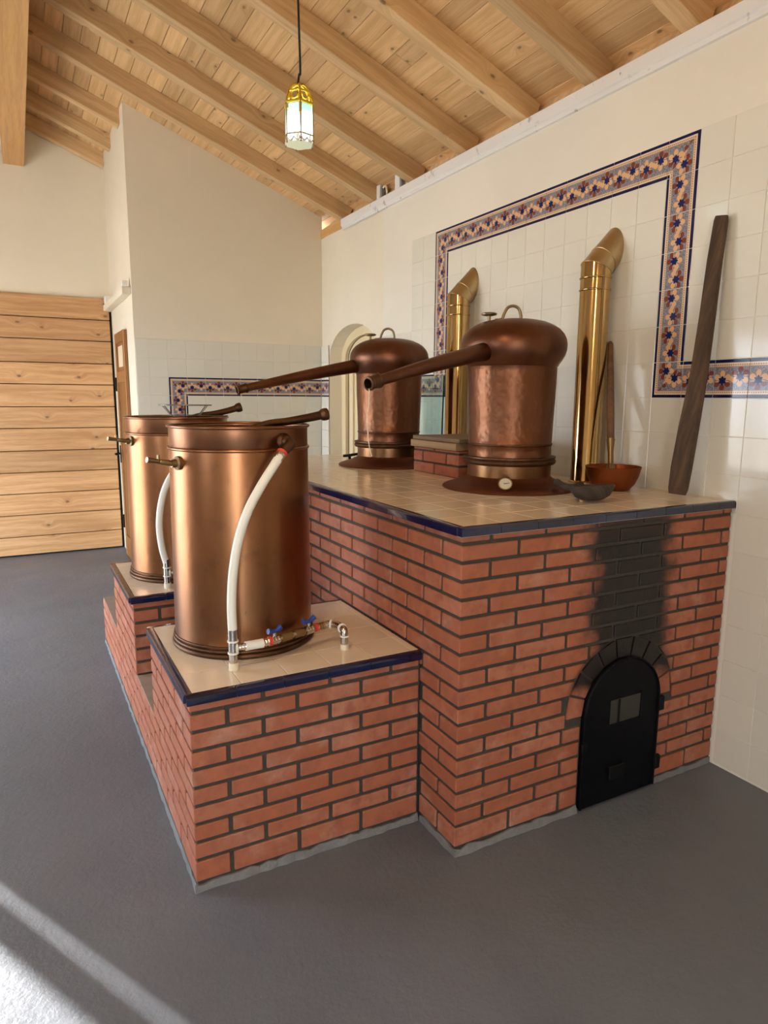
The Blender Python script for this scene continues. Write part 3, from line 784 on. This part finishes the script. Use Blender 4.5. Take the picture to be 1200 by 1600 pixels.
# ------------------------------------------------------------------ water pipework
def collar(name, p, d, r, ln, mt, parent, rib=False):
    p = Vector(p); d = Vector(d).normalized()
    if rib:
        n = 7; pts = [p + d * ln * (k / (n - 1) - .5) for k in range(n)]; rad = [r * (1 if k % 2 else .86) for k in range(n)]
    else: pts = [p - d * ln / 2, p + d * ln / 2]; rad = [r, r]
    return obj(name, tomesh(tube(pts, rad, 16), smooth=35), mt, parent)
def make_pipework(dx, dy, label, hose, full):
    base = Vector((-.652 + dx, .372 + dy, HT))
    t = thing('water_pipework', base, label, 'pipe', 'water pipework of the condenser tanks')
    B = lambda z: base + Vector((0, 0, z))
    tubeo('hose', spline(hose, 6), .0155, 'hose_white', t, 16)
    obj('floor_sleeve', tomesh(tube([B(0), B(.026)], .0165, 16), smooth=40), 'plastic_cream', t)
    collar('lower_nipple', B(.040), (0, 0, 1), .0145, .032, 'chrome', t)
    collar('sealing_ring', B(.060), (0, 0, 1), .0185, .006, 'plastic_white', t)
    tee = collar('tee_fitting', B(.080), (0, 0, 1), .0155, .036, 'chrome', t)
    collar('sealing_ring', B(.101), (0, 0, 1), .0185, .006, 'plastic_white', t)
    collar('hose_ferrule', B(.122), (0, 0, 1), .0165, .038, 'chrome', t)
    run = [Vector((x + dx, y + dy, .748)) for x, y in ((-.648, .372), (-.600, .371), (-.545, .374), (-.488, .388), (-.400, .414), (-.321, .440), (-.275, .452))]
    pts = spline(run, 6)
    tubeo('cross_pipe', pts, .0095, 'chrome', t, 12)
    def at(f):
        k = f * (len(pts) - 1); i = min(int(k), len(pts) - 2); return pts[i].lerp(pts[i + 1], k - i), (pts[i + 1] - pts[i]).normalized()
    for f, r, ln, mt, rib, nm in ((.03, .019, .007, 'plastic_white', False, 'sealing_ring'), (.11, .0125, .030, 'chrome', True, 'pipe_nipple'), (.23, .0155, .062, 'plastic_white', False, 'plastic_sleeve'),
                              (.35, .0145, .030, 'chrome', True, 'pipe_nipple'), (.405, .0165, .010, 'plastic_red', False, 'red_seal'), (.46, .0165, .036, 'chrome', True, 'valve_body'), (.56, .0145, .045, 'brass_old', False, 'pipe_nipple'),
                              (.66, .0165, .045, 'brass_old', True, 'pipe_nipple'), (.745, .0165, .036, 'chrome', True, 'valve_body'), (.815, .0155, .008, 'plastic_red', False, 'red_seal'), (.87, .0145, .034, 'brass_old', True, 'pipe_nipple'), (.97, .0145, .036, 'chrome', True, 'pipe_nipple')):
        p, d = at(f); o = collar(nm, p, d, r, ln, mt, t, rib)
        if nm == 'valve_body':
            st = obj('valve_stem', tomesh(tube([p, p + Vector((0, 0, .034))], .006, 10), smooth=40), 'chrome', o)
            pd = Vector((d.x, d.y, 0)).normalized()
            bmh = tube([p + pd * -.026 + Vector((0, 0, .036)), p + pd * -.012 + Vector((0, 0, .033)), p + Vector((0, 0, .030)), p + pd * .012 + Vector((0, 0, .034)), p + pd * .026 + Vector((0, 0, .042))], [.010, .008, .0065, .008, .010], 10)
            obj('valve_handle', tomesh(bmh, smooth=60), 'valve_blue', o)
    el_ = [run[-1], Vector((-.262 + dx, .450 + dy, .748)), Vector((-.247 + dx, .425 + dy, .748)), Vector((-.244 + dx, .395 + dy, .746)), Vector((-.243 + dx, .380 + dy, .742)), Vector((-.243 + dx, .377 + dy, .728)), Vector((-.243 + dx, .377 + dy, .70))]
    tubeo('pipe_elbow', spline(el_, 5), .0135, 'chrome', t, 14)
    for k, (p, d) in enumerate(((el_[1], (1, -1, 0)), (el_[3], (0, -1, 0)))): collar('sealing_ring', p, d, .0175, .005, 'plastic_white', t)
    c2 = Vector((-.243 + dx, .377 + dy, 0))
    collar('sealing_ring', c2 + Vector((0, 0, .722)), (0, 0, 1), .0165, .005, 'plastic_white', t)
    collar('elbow_nipple', c2 + Vector((0, 0, .705)), (0, 0, 1), .0140, .030, 'chrome', t)
    obj('floor_sleeve', tomesh(tube([c2 + Vector((0, 0, HT)), c2 + Vector((0, 0, .692))], .0160, 16), smooth=40), 'plastic_cream', t)
    # elbow at the tank wall feeding the hose
    p = Vector(hose[0]); n = Vector((.352, -.936, 0)); w0 = Vector((T1[0] + dx + n.x * .246, T1[1] + dy + n.y * .246, p.z + .030))
    obj('wall_elbow', tomesh(tube(spline([w0, w0 + n * .022, w0 + n * .042 + Vector((-.004, 0, -.006)), p], 5), [.030] * 3 + [.022] * 3 + [.018] * 10, 16), smooth=60), 'copper_ring', t)
    dh = (Vector(hose[1]) - p).normalized()
    collar('red_seal', p + dh * .004, dh, .0185, .010, 'plastic_red', t); collar('hose_ferrule', p + dh * .022, dh, .0165, .026, 'chrome', t)
    return t
hz1 = [(-.455, .405, 1.392), (-.490, .388, 1.352), (-.540, .380, 1.285), (-.587, .378, 1.205), (-.620, .378, 1.115), (-.642, .376, 1.012), (-.652, .374, .905), (-.652, .372, .800)]
make_pipework(0, 0, 'white hose with chrome fittings and two blue valves at the near copper tank', hz1, True)
hz2 = [(x, y + 1.115, z) for x, y, z in hz1]
hz2 = [(-.455, 1.510, 1.405), (-.520, 1.490, 1.330), (-.590, 1.485, 1.245), (-.640, 1.482, 1.170), (-.670, 1.480, 1.080), (-.683, 1.480, .975), (-.675, 1.482, .870), (-.657, 1.485, .790)]
make_pipework(-.005, 1.113, 'white hose with chrome fittings at the far copper tank', hz2, True)

# ------------------------------------------------------------------ pot stills
def make_still(cx, cy, label, armroot, armtip, rr, handle_dir, thermo):
    t = thing('copper_still', (cx, cy, H), label, 'still', 'copper pot stills on the furnace')
    o3 = (cx, cy, H)
    latheo('base_skirt', [(.0, .0), (.305, .0), (.307, .006), (.303, .011), (.27, .022), (.23, .034), (.197, .050), (.189, .062)], 'copper_dull', t, o3, 80, 50)
    latheo('lower_drum', [(.189, .045), (.1905, .06), (.1905, .115), (.20, .119)], 'copper_drum', t, o3, 80, 40)
    latheo('joint_ring', [(.190, .112), (.203, .113), (.210, .120), (.211, .130), (.205, .138), (.210, .142), (.210, .148), (.188, .150)], 'copper_ring', t, o3, 80, 40)
    body = latheo('body', [(.188, .145), (.1885, .17), (.1875, .198), (.1915, .204), (.1885, .210), (.191, .30), (.1955, .42), (.198, .52), (.1985, .548), (.2035, .556)], 'copper_still', t, o3, 96, 50)
    latheo('seam', [(.188 + .004 * math.cos(2 * PI * k / 8), .204 + .005 * math.sin(2 * PI * k / 8)) for k in range(8)], 'copper_ring', body, o3, 80, 60, True)
    latheo('head', [(.1985, .548), (.2035, .553), (.2065, .560), (.2175, .575), (.2295, .597), (.2365, .622), (.2375, .645), (.2335, .668), (.223, .690), (.205, .711), (.180, .728), (.145, .743), (.105, .752), (.06, .7575), (0, .759)], 'copper_head', t, o3, 96, 50)
    # swan arm
    a, b_ = Vector(armroot), Vector(armtip); d = (b_ - a).normalized(); ln = (b_ - a).length
    s0 = a - d * .05
    n = 14; pts = [s0 + (b_ - s0) * (k / n) for k in range(n + 1)]
    sag = [Vector((0, 0, .004 * math.sin(PI * k / n))) for k in range(n + 1)]
    pts = [p + s for p, s in zip(pts, sag)]
    arm = tubeo('arm', pts, [rr[0] + (rr[1] - rr[0]) * min(1, (k / n) * 1.04) for k in range(n + 1)], 'copper_head', t, 28)
    latheo('arm_collar', [(rr[0] + .002, -.012), (rr[0] + .014, -.006), (rr[0] + .004, .010)], 'copper_head', arm, a - d * .005, 32, 60, False, align(d))
    q = pts[-1]; dd = (pts[-1] - pts[-2]).normalized()
    latheo('arm_nut', [(.014, -.012), (.027, -.012), (.028, -.004), (.024, .002), (.0235, .032), (.0265, .036), (.0265, .046), (.019, .047), (.0175, .010), (.0, .010)], 'copper_ring', arm, q - dd * .010, 24, 35, False, align(dd))
    # top handle and relief valve
    hx = Vector((handle_dir[0], handle_dir[1], 0)).normalized(); top = Vector((cx, cy, H + .750)) + hx * -.012
    hp = [top + hx * -.075 + Vector((0, 0, .004)), top + hx * -.045 + Vector((0, 0, .008)), top + hx * -.036 + Vector((0, 0, .030)), top + hx * -.020 + Vector((0, 0, .058)), top + hx * .006 + Vector((0, 0, .066)), top + hx * .030 + Vector((0, 0, .055)), top + hx * .040 + Vector((0, 0, .028)), top + hx * .042 + Vector((0, 0, .0))]
    tubeo('lid_handle', spline(hp, 5), .0065, 'brass_old', t, 10)
    vp = Vector((cx, cy, H + .735)) - hx * .115
    vs = obj('relief_valve', tomesh(tube([vp, vp + Vector((0, 0, .012)), vp + Vector((0, 0, .014)), vp + Vector((0, 0, .038))], [.013, .013, .007, .007], 12), smooth=40), 'brass_old', t)
    latheo('valve_wheel', [(0, 0), (.016, .0), (.034, .004), (.036, .010), (.030, .014), (.012, .008), (0, .008)], 'brass_old', vs, vp + Vector((0, 0, .036)), 24, 40)
    return t
S1 = (.768, .741); S2 = (.771, 1.920)
st1 = make_still(*S1, 'near copper pot still with hammered body and arm pointing left, dial thermometer on skirt', (.566, .674, 1.772), (-.080, .460, 1.630), (.041, .0195), (1, -.45), True)
st2 = make_still(*S2, 'far copper pot still with arm reaching over the tanks, behind the lidded brick chest', (.570, 1.945, 1.760), (-.125, 1.950, 1.618), (.041, .0215), (1, -.45), False)
tp = Vector((.598, .548, H + .044)); td = Vector((-.42, -.62, .55))
dl = obj('thermometer', tomesh(lathe([(0, -.016), (.022, -.016), (.030, -.006), (.031, .008), (.027, .009), (.026, .005), (0, .005)], 28), smooth=40), 'brass_old', st1, tp, align(td))
obj('thermometer_dial', tomesh(lathe([(0, .0), (.0262, .0)], 28)), 'dial', dl, tp + td.normalized() * .0056, align(td))
ndl = Vector((.8, -.45, .1)).normalized(); ndl = (ndl - td.normalized() * ndl.dot(td.normalized())).normalized()
obj('thermometer_needle', tomesh(tube([tp + td.normalized() * .0070 - ndl * .007, tp + td.normalized() * .0070 + ndl * .018], [.0016, .0008], 6)), 'rubber_black', dl)
vq = Vector((.640, 2.195, H + .012))
vv = obj('drain_tap', tomesh(tube([vq, vq + Vector((-.006, .0, .022))], .009, 10), smooth=40), 'iron_black', st2)
obj('tap_handle', tomesh(tube([vq + Vector((-.035, .03, .024)), vq + Vector((0, 0, .030)), vq + Vector((.040, -.03, .040))], [.008, .010, .008], 10), smooth=50), 'iron_black', vv)

# cords hanging from the arm ends
o = tubeo('hanging_string', spline([(-.108, .450, 1.605), (-.109, .449, 1.555), (-.117, .447, 1.50), (-.113, .449, 1.44), (-.107, .451, 1.40), (-.096, .453, 1.362)], 6), .0022, 'string', None, 6)
tag(o, 'thin pale string hanging from the nut of the near still arm', 'string')
o = tubeo('hanging_string', [(-.150, 1.948, 1.600), (-.115, 1.90, 1.53), (-.075, 1.84, 1.45), (-.06, 1.80, 1.39)], .0012, 'string', None, 5)
tag(o, 'fine thread running down from the end of the far still arm', 'string')

# ------------------------------------------------------------------ flue pipes
def make_flue(y, label):
    t = thing('flue_pipe', (1.25, y, H), label, 'pipe', 'brass flue pipes against the tiled wall')
    c = (1.25, y, H); R_ = .0705; ZM = 2.185 - H
    latheo('lower_pipe', [(R_ + .006, 0), (R_ + .002, .006), (R_, .012), (R_, .925)], 'brass', t, c, 64, 40)
    latheo('foot_ring', [(R_ + .001, .0), (R_ + .010, .0), (R_ + .010, .005), (R_ + .001, .010)], 'brass', t, c, 48, 40, True)
    for z in (.920, .975): latheo('seam_bead', [(R_ + .0015 + .0035 * math.cos(2 * PI * k / 8), z + .0045 * math.sin(2 * PI * k / 8)) for k in range(8)], 'brass', t, c, 64, 70, True)
    # upper section cut on the mitre plane, then the 45 degree elbow to the wall
    N_ = 64; tt = math.tan(math.radians(22.5))
    def ring(fn): return [fn(2 * PI * k / N_) for k in range(N_)]
    def loft(rings, nm, mt, caps=False, par=t):
        bm = bmesh.new(); vs = [[bm.verts.new(p) for p in r] for r in rings]
        for a, b_ in zip(vs, vs[1:]):
            for k in range(N_): bm.faces.new((a[k], a[(k + 1) % N_], b_[(k + 1) % N_], b_[k]))
        return obj(nm, tomesh(bm, nm, 40), mt, par)
    lowr = ring(lambda a: (1.25 + R_ * math.cos(a), y + R_ * math.sin(a), H + .925))
    mit = ring(lambda a: (1.25 + R_ * math.cos(a), y + R_ * math.sin(a), H + ZM - R_ * math.cos(a) * tt))
    loft([lowr, mit], 'upper_pipe', 'brass')
    s = math.sqrt(.5)
    def el(a, u):     # point on the tilted cylinder: axis (s,0,s), local x = (s,0,-s)
        return Vector((1.25 + u * s + R_ * math.cos(a) * s, y + R_ * math.sin(a), H + ZM + u * s - R_ * math.cos(a) * s))
    def wallcut(a):   # where this generator meets the wall plane
        return (W - .001 - 1.25 - R_ * math.cos(a) * s) / s
    u0 = lambda a: R_ * math.cos(a) * tt
    fr = ring(lambda a: el(a, u0(a))); 
    md = ring(lambda a: el(a, u0(a) + (wallcut(a) - u0(a)) * .40)); en = ring(lambda a: el(a, wallcut(a)))
    eb = loft([fr, md, en], 'elbow', 'brass_matte')
    obj('elbow_bead', tomesh(tube(md, .0032, 6, closed=True), smooth=70), 'brass_matte', eb)
    obj('elbow_bead', tomesh(tube(mit, .0028, 6, closed=True), smooth=70), 'brass_matte', eb)
make_flue(.745, 'near polished brass flue pipe behind the near still, elbowed into the wall')
make_flue(1.900, 'far polished brass flue pipe between the two stills, elbowed into the wall')

# ------------------------------------------------------------------ loose tools on the furnace top
def slab_path(name, cs, mt, label, cat, ws, ths, side):
    """tapering bar of chamfered rectangular section along points cs"""
    t0 = Vector(cs[0]); bm = bmesh.new(); rings = []
    for i, c in enumerate(cs):
        c = Vector(c) - t0; tdir = (Vector(cs[min(i + 1, len(cs) - 1)]) - Vector(cs[max(i - 1, 0)])).normalized()
        u = (Vector(side) - tdir * Vector(side).dot(tdir)).normalized(); w = tdir.cross(u)
        a, b_ = ws[i] / 2, ths[i] / 2; k = .30
        pr = [(a, b_ * (1 - k * 1.2)), (a * (1 - k), b_), (-a * (1 - k), b_), (-a, b_ * (1 - k * 1.2)), (-a, -b_ * (1 - k * 1.2)), (-a * (1 - k), -b_), (a * (1 - k), -b_), (a, -b_ * (1 - k * 1.2))]
        rings.append([bm.verts.new(c + u * p[0] + w * p[1]) for p in pr])
    for a, b_ in zip(rings, rings[1:]):
        for k in range(8): bm.faces.new((a[k], a[(k + 1) % 8], b_[(k + 1) % 8], b_[k]))
    bm.faces.new(rings[0][::-1]); bm.faces.new(rings[-1])
    o = obj(name, tomesh(bm, name), mt, None, t0); return tag(o, label, cat)
pb, pt_ = Vector((1.215, .168, H + .012)), Vector((1.318, .143, 2.300))
cs = [pb.lerp(pt_, f) + Vector((0, off, 0)) for f, off in ((0, 0), (.02, 0), (.10, .0), (.25, -.004), (.45, -.012), (.65, -.008), (.85, .0), (.985, 0), (1, 0))]
slab_path('wooden_paddle', cs, 'wood_old', 'long dark wooden stirring paddle leaning against the tiled wall', 'paddle',
          [.066, .076, .082, .078, .066, .060, .056, .052, .046], [.026, .034, .036, .036, .034, .034, .032, .030, .026], (.45, -.89, 0))
pan = thing('copper_pan', (1.145, .465, H), 'copper ladle pan with long upright wooden handle leaning on the wall', 'pan')
latheo('bowl', [(0, .0), (.062, .0), (.078, .006), (.098, .030), (.113, .065), (.1215, .102), (.124, .106), (.1215, .108), (.1185, .103), (.110, .066), (.094, .033), (.074, .010), (0, .006)], 'copper_pan', pan, (1.145, .465, H), 64, 50)
h0, h1 = Vector((1.175, .505, H + .060)), Vector((1.330, .705, 1.848)); hd = (h1 - h0).normalized()
obj('ferrule', tomesh(tube([h0, h0 + hd * .05, h0 + hd * .055, h0 + hd * .11, h0 + hd * .175, h0 + hd * .18], [.022, .018, .013, .013, .0205, .017], 16), smooth=40), 'brass_old', pan)
obj('handle', tomesh(tube([h0 + hd * .17, h0 + hd * .30, h0 + hd * .50, h1 - hd * .01, h1], [.0175, .0185, .0165, .0125, .008], 14), smooth=60), 'wood_handle', pan)
sco = thing('wooden_scoop', (.775, .235, H), 'dark carved wooden scoop lying on the tiles in front of the near still', 'scoop')
bowl = lathe([(0, .0), (.040, .004), (.066, .018), (.083, .044), (.088, .060), (.083, .064), (.066, .050), (.045, .034), (0, .026)], 40)
bmesh.ops.scale(bowl, vec=(1.10, .92, 1), verts=bowl.verts)
tilt = Matrix.Rotation(math.radians(-6), 4, 'X')
obj('scoop_bowl', tomesh(bowl, smooth=50), 'wood_scoop', sco, (.785, .225, H + .004), tilt)
obj('scoop_handle', tomesh(tube(spline([(.775, .290, H + .046), (.785, .345, H + .044), (.805, .41, H + .040), (.822, .48, H + .052)], 5), [.030, .027, .024, .021, .018, .016, .015, .014, .013, .013, .013, .014, .015, .016, .016, .013], 12), smooth=60), 'wood_scoop', sco)

# brick chest with wooden lid between the stills
chest = thing('brick_chest', (.93, 1.35, H), 'small brick chest with wooden lid between the two stills', 'chest')
CX0, CX1, CY0, CY1 = .742, 1.12, 1.115, 1.565
obj('mortar_core', tomesh(prism([(CX0 + .006, CY0 + .006), (CX1, CY0 + .006), (CX1, CY1), (CX0 + .006, CY1)], 'z', H, H + .136)), 'mortar', chest)
for i, (z0, z1) in enumerate(((.002, .055), (.065, .118), (.127, .138))):
    j0 = CY0 + (L * 1.0 if i % 2 == 0 else L / 2)
    js = [CY0] + [j for j in (j0, j0 + L) if j < CY1 - .03] + [CY1]
    for a, b_ in zip(js, js[1:]): brick(chest, CX0, CX0 + .09, a + (J if a > CY0 else 0), b_ - (J if b_ < CY1 else 0), H + z0, H + z1)
    brick(chest, CX0 + .10, CX1, CY0, CY0 + .09, H + z0, H + z1)
piece('frame_board', (CX0 - .012, CY0 + .012, H + .140), (CX1 + .01, CY1 + .018, H + .178), 'wood_lid', chest, .003)
piece('lid', (CX0 - .006, CY0 - .010, H + .180), (CX1 + .01, CY1 + .005, H + .202), 'wood_dark_lid', chest, .003)

# glass sheet leaning behind the chest
gl = obj('glass_sheet', tomesh(box_bm(.012, .30, .56, .001)), 'glass_clear', None, (1.318, 2.31, H + .281), Matrix.Rotation(math.radians(1.2), 4, 'Y'))
tag(gl, 'upright clear greenish glass sheet leaning on the tiles behind the far still', 'glass')

# wire stand on the far tank
ws = thing('wire_stand', (-.485, 1.75, 1.474), 'round wire stand with slanting legs sitting on top of the far tank', 'stand')
def circ(c, r, z, n=36): return [(c[0] + r * math.cos(2 * PI * k / n), c[1] + r * math.sin(2 * PI * k / n), z) for k in range(n)]
tubeo('ring', circ((-.485, 1.75), .128, 1.531), .0028, 'steel_wire', ws, 6, closed=True)
tubeo('lower_ring', circ((-.485, 1.75), .075, 1.4795), .0025, 'steel_wire', ws, 6, closed=True)
for a in (.35, 1.35, 2.55, 3.55, 4.5, 5.6): tubeo('leg', [(-.485 + .122 * math.cos(a), 1.75 + .122 * math.sin(a), 1.531), (-.485 + .075 * math.cos(a), 1.75 + .075 * math.sin(a), 1.478)], .0024, 'steel_wire', ws, 6)
wbar = obj('support_bar', tomesh(tube([(-.485 - .225, 1.75, 1.476), (-.485 + .215, 1.75, 1.476)], .0035, 8)), 'steel_wire', ws)

# ------------------------------------------------------------------ hanging lantern
LX, LY = -.050, 1.250
lan = thing('hanging_lantern', (LX, LY, 2.655), 'small hexagonal gilt lantern with glowing pale blue panes hanging from a black cord', 'lantern')
RL = .066; Z0, Z1 = 2.680, 2.838
hexp = [(LX + RL * math.cos(PI / 3 * k + .25), LY + RL * math.sin(PI / 3 * k + .25)) for k in range(6)]
for k in range(6):
    a, b_ = Vector((*hexp[k], 0)), Vector((*hexp[(k + 1) % 6], 0)); d = b_ - a; n = Vector((d.y, -d.x, 0)).normalized()
    a2, b2 = a + d * .14, b_ - d * .14
    bm = prism([(0, 0), (1, 0), (1, 1), (0, 1)], 'z', 0, 1); bm.clear()
    vs = [bm.verts.new(p) for p in (a2 + Vector((0, 0, Z0 + .022)), b2 + Vector((0, 0, Z0 + .022)), b2 + Vector((0, 0, Z1 - .020)), a2 + Vector((0, 0, Z1 - .020)))]
    f = bm.faces.new(vs); ex = bmesh.ops.extrude_face_region(bm, geom=[f]); bmesh.ops.translate(bm, vec=-n * .003, verts=[e for e in ex['geom'] if isinstance(e, bmesh.types.BMVert)])
    obj('pane', tomesh(bm), 'lantern_pane', lan)
    tubeo('post', [a + Vector((0, 0, Z0 - .018)), a + Vector((0, 0, Z1))], .0036, 'brass_matte', lan, 8)
    tubeo('upper_rail', [a + Vector((0, 0, Z1 - .012)), b_ + Vector((0, 0, Z1 - .012))], .0055, 'gold', lan, 8)
    tubeo('lower_rail', [a + Vector((0, 0, Z0 + .018)), b_ + Vector((0, 0, Z0 + .018))], .0036, 'brass_matte', lan, 8)
    # scalloped fringe under each side
    sp = []
    for q in range(13):
        f_ = q / 12; sp.append(a.lerp(b_, f_) + Vector((0, 0, Z0 + .004 - .014 * abs(math.sin(2 * PI * f_)))))
    tubeo('fringe', sp, .0042, 'white_paint', lan, 6)
    # curled filigree of the crown
    cen = Vector((LX, LY, 0)); m0 = a.lerp(b_, .5)
    tubeo('crown_scroll', spline([a + Vector((0, 0, Z1 - .005)), cen.lerp(a, .82) + Vector((0, 0, Z1 + .022)), cen.lerp(a, .70) + Vector((0, 0, Z1 + .045)), cen.lerp(a, .40) + Vector((0, 0, Z1 + .066)), cen + Vector((0, 0, Z1 + .072))], 4), .0048, 'gold', lan, 8)
    lp = [cen.lerp(m0, .78) + Vector((0, 0, Z1 + .020)) + (d.normalized() * math.cos(2 * PI * q / 12) * .016) + Vector((0, 0, math.sin(2 * PI * q / 12) * .016)) for q in range(12)]
    tubeo('crown_loop', lp, .0034, 'gold', lan, 6, closed=True)
tubeo('crown_band', circ((LX, LY), .050, Z1 + .034, 30), .0042, 'gold', lan, 8, closed=True)
bm = prism([(p[0], p[1]) for p in [(LX + (RL - .004) * math.cos(PI / 3 * k + .25), LY + (RL - .004) * math.sin(PI / 3 * k + .25)) for k in range(6)]], 'z', Z0 - .014, Z0 - .010)
obj('base_plate', tomesh(bm), 'lantern_base', lan)
tubeo('cord', spline([(LX - .004, LY, Z1 + .070), (LX + .004, LY + .004, Z1 + .115), (LX + .010, LY + .006, Z1 + .130), (LX + .006, LY + .004, Z1 + .30), (LX - .002, LY, Z1 + .60), (LX - .004, LY, roof(LX) - .002)], 6), .0048, 'rubber_black', lan, 8)

# ------------------------------------------------------------------ warm pendant lamps under the ridge, behind the photographer's view
def pendant(x, y, z, label):
    t = thing('pendant_lamp', (x, y, z), label, 'lamp', 'warm pendant lamps under the ridge')
    latheo('shade', [(.018, .13), (.030, .125), (.060, .09), (.125, .0), (.121, .0), (.056, .088), (.026, .12)], 'white_paint', t, (x, y, z), 40, 50)
    latheo('bulb', [(0, -.03), (.022, -.022), (.034, .0), (.030, .025), (.016, .06), (0, .07)], 'warm_bulb', t, (x, y, z), 24, 60)
    tubeo('cord', [(x, y, z + .128), (x, y, 3.664)], .004, 'rubber_black', t, 8)
    l = bpy.data.lights.new('bulb_light', 'POINT'); l.energy = PEND; l.color = (1.0, .70, .38); l.shadow_soft_size = .06
    lo = bpy.data.objects.new('bulb_light', l); lo.location = (x, y, z - .06); link(lo, t)
pendant(-1.10, -.49, 2.72, 'white pendant lamp under the ridge nearer the stills')
pendant(-1.10, -2.70, 2.72, 'added white pendant lamp under the ridge nearer the front wall')  # second lamp, out of view, added for warm fill light

# ------------------------------------------------------------------ small fittings
for (y, z, lab) in ((3.215, 3.094, 'small white junction box on the wall plate, farther of two'), (2.905, 3.094, 'small white junction box on the wall plate, nearer of two')):
    t = thing('junction_box', (W + .03, y, z), lab, 'junction box', 'junction boxes on the wall plate')
    piece('box', (W + .010, y - .035, z), (W + .05, y + .035, z + .105), 'plastic_white', t, .004)
    piece('side_plate', (W + .015, y - .060, z), (W + .045, y - .036, z + .090), 'cement', t, .003)
    tubeo('conduit', spline([(W + .03, y - .055, z + .075), (W + .03, y - .095, z + .080), (W + .03, y - .115, z + .045), (W + .03, y - .12, z + .004)], 5), .008, 'plastic_cream', t, 8)
o = obj('ledge_box_far', tomesh(box_bm(.05, .10, .075, .006)), 'plastic_white', None, (XRET - .045, 5.62, 2.504)); tag(o, 'small white box on the ledge above the wooden door beside the planks', 'box')  # only a small white box; what it serves is unknown
o = obj('ledge_box_near', tomesh(box_bm(.045, .07, .05, .006)), 'plastic_white', None, (XRET - .045, 4.42, 2.491)); tag(o, 'small white box at the near end of the ledge above the wooden door', 'box')  # plain small white piece on the ledge, no known function
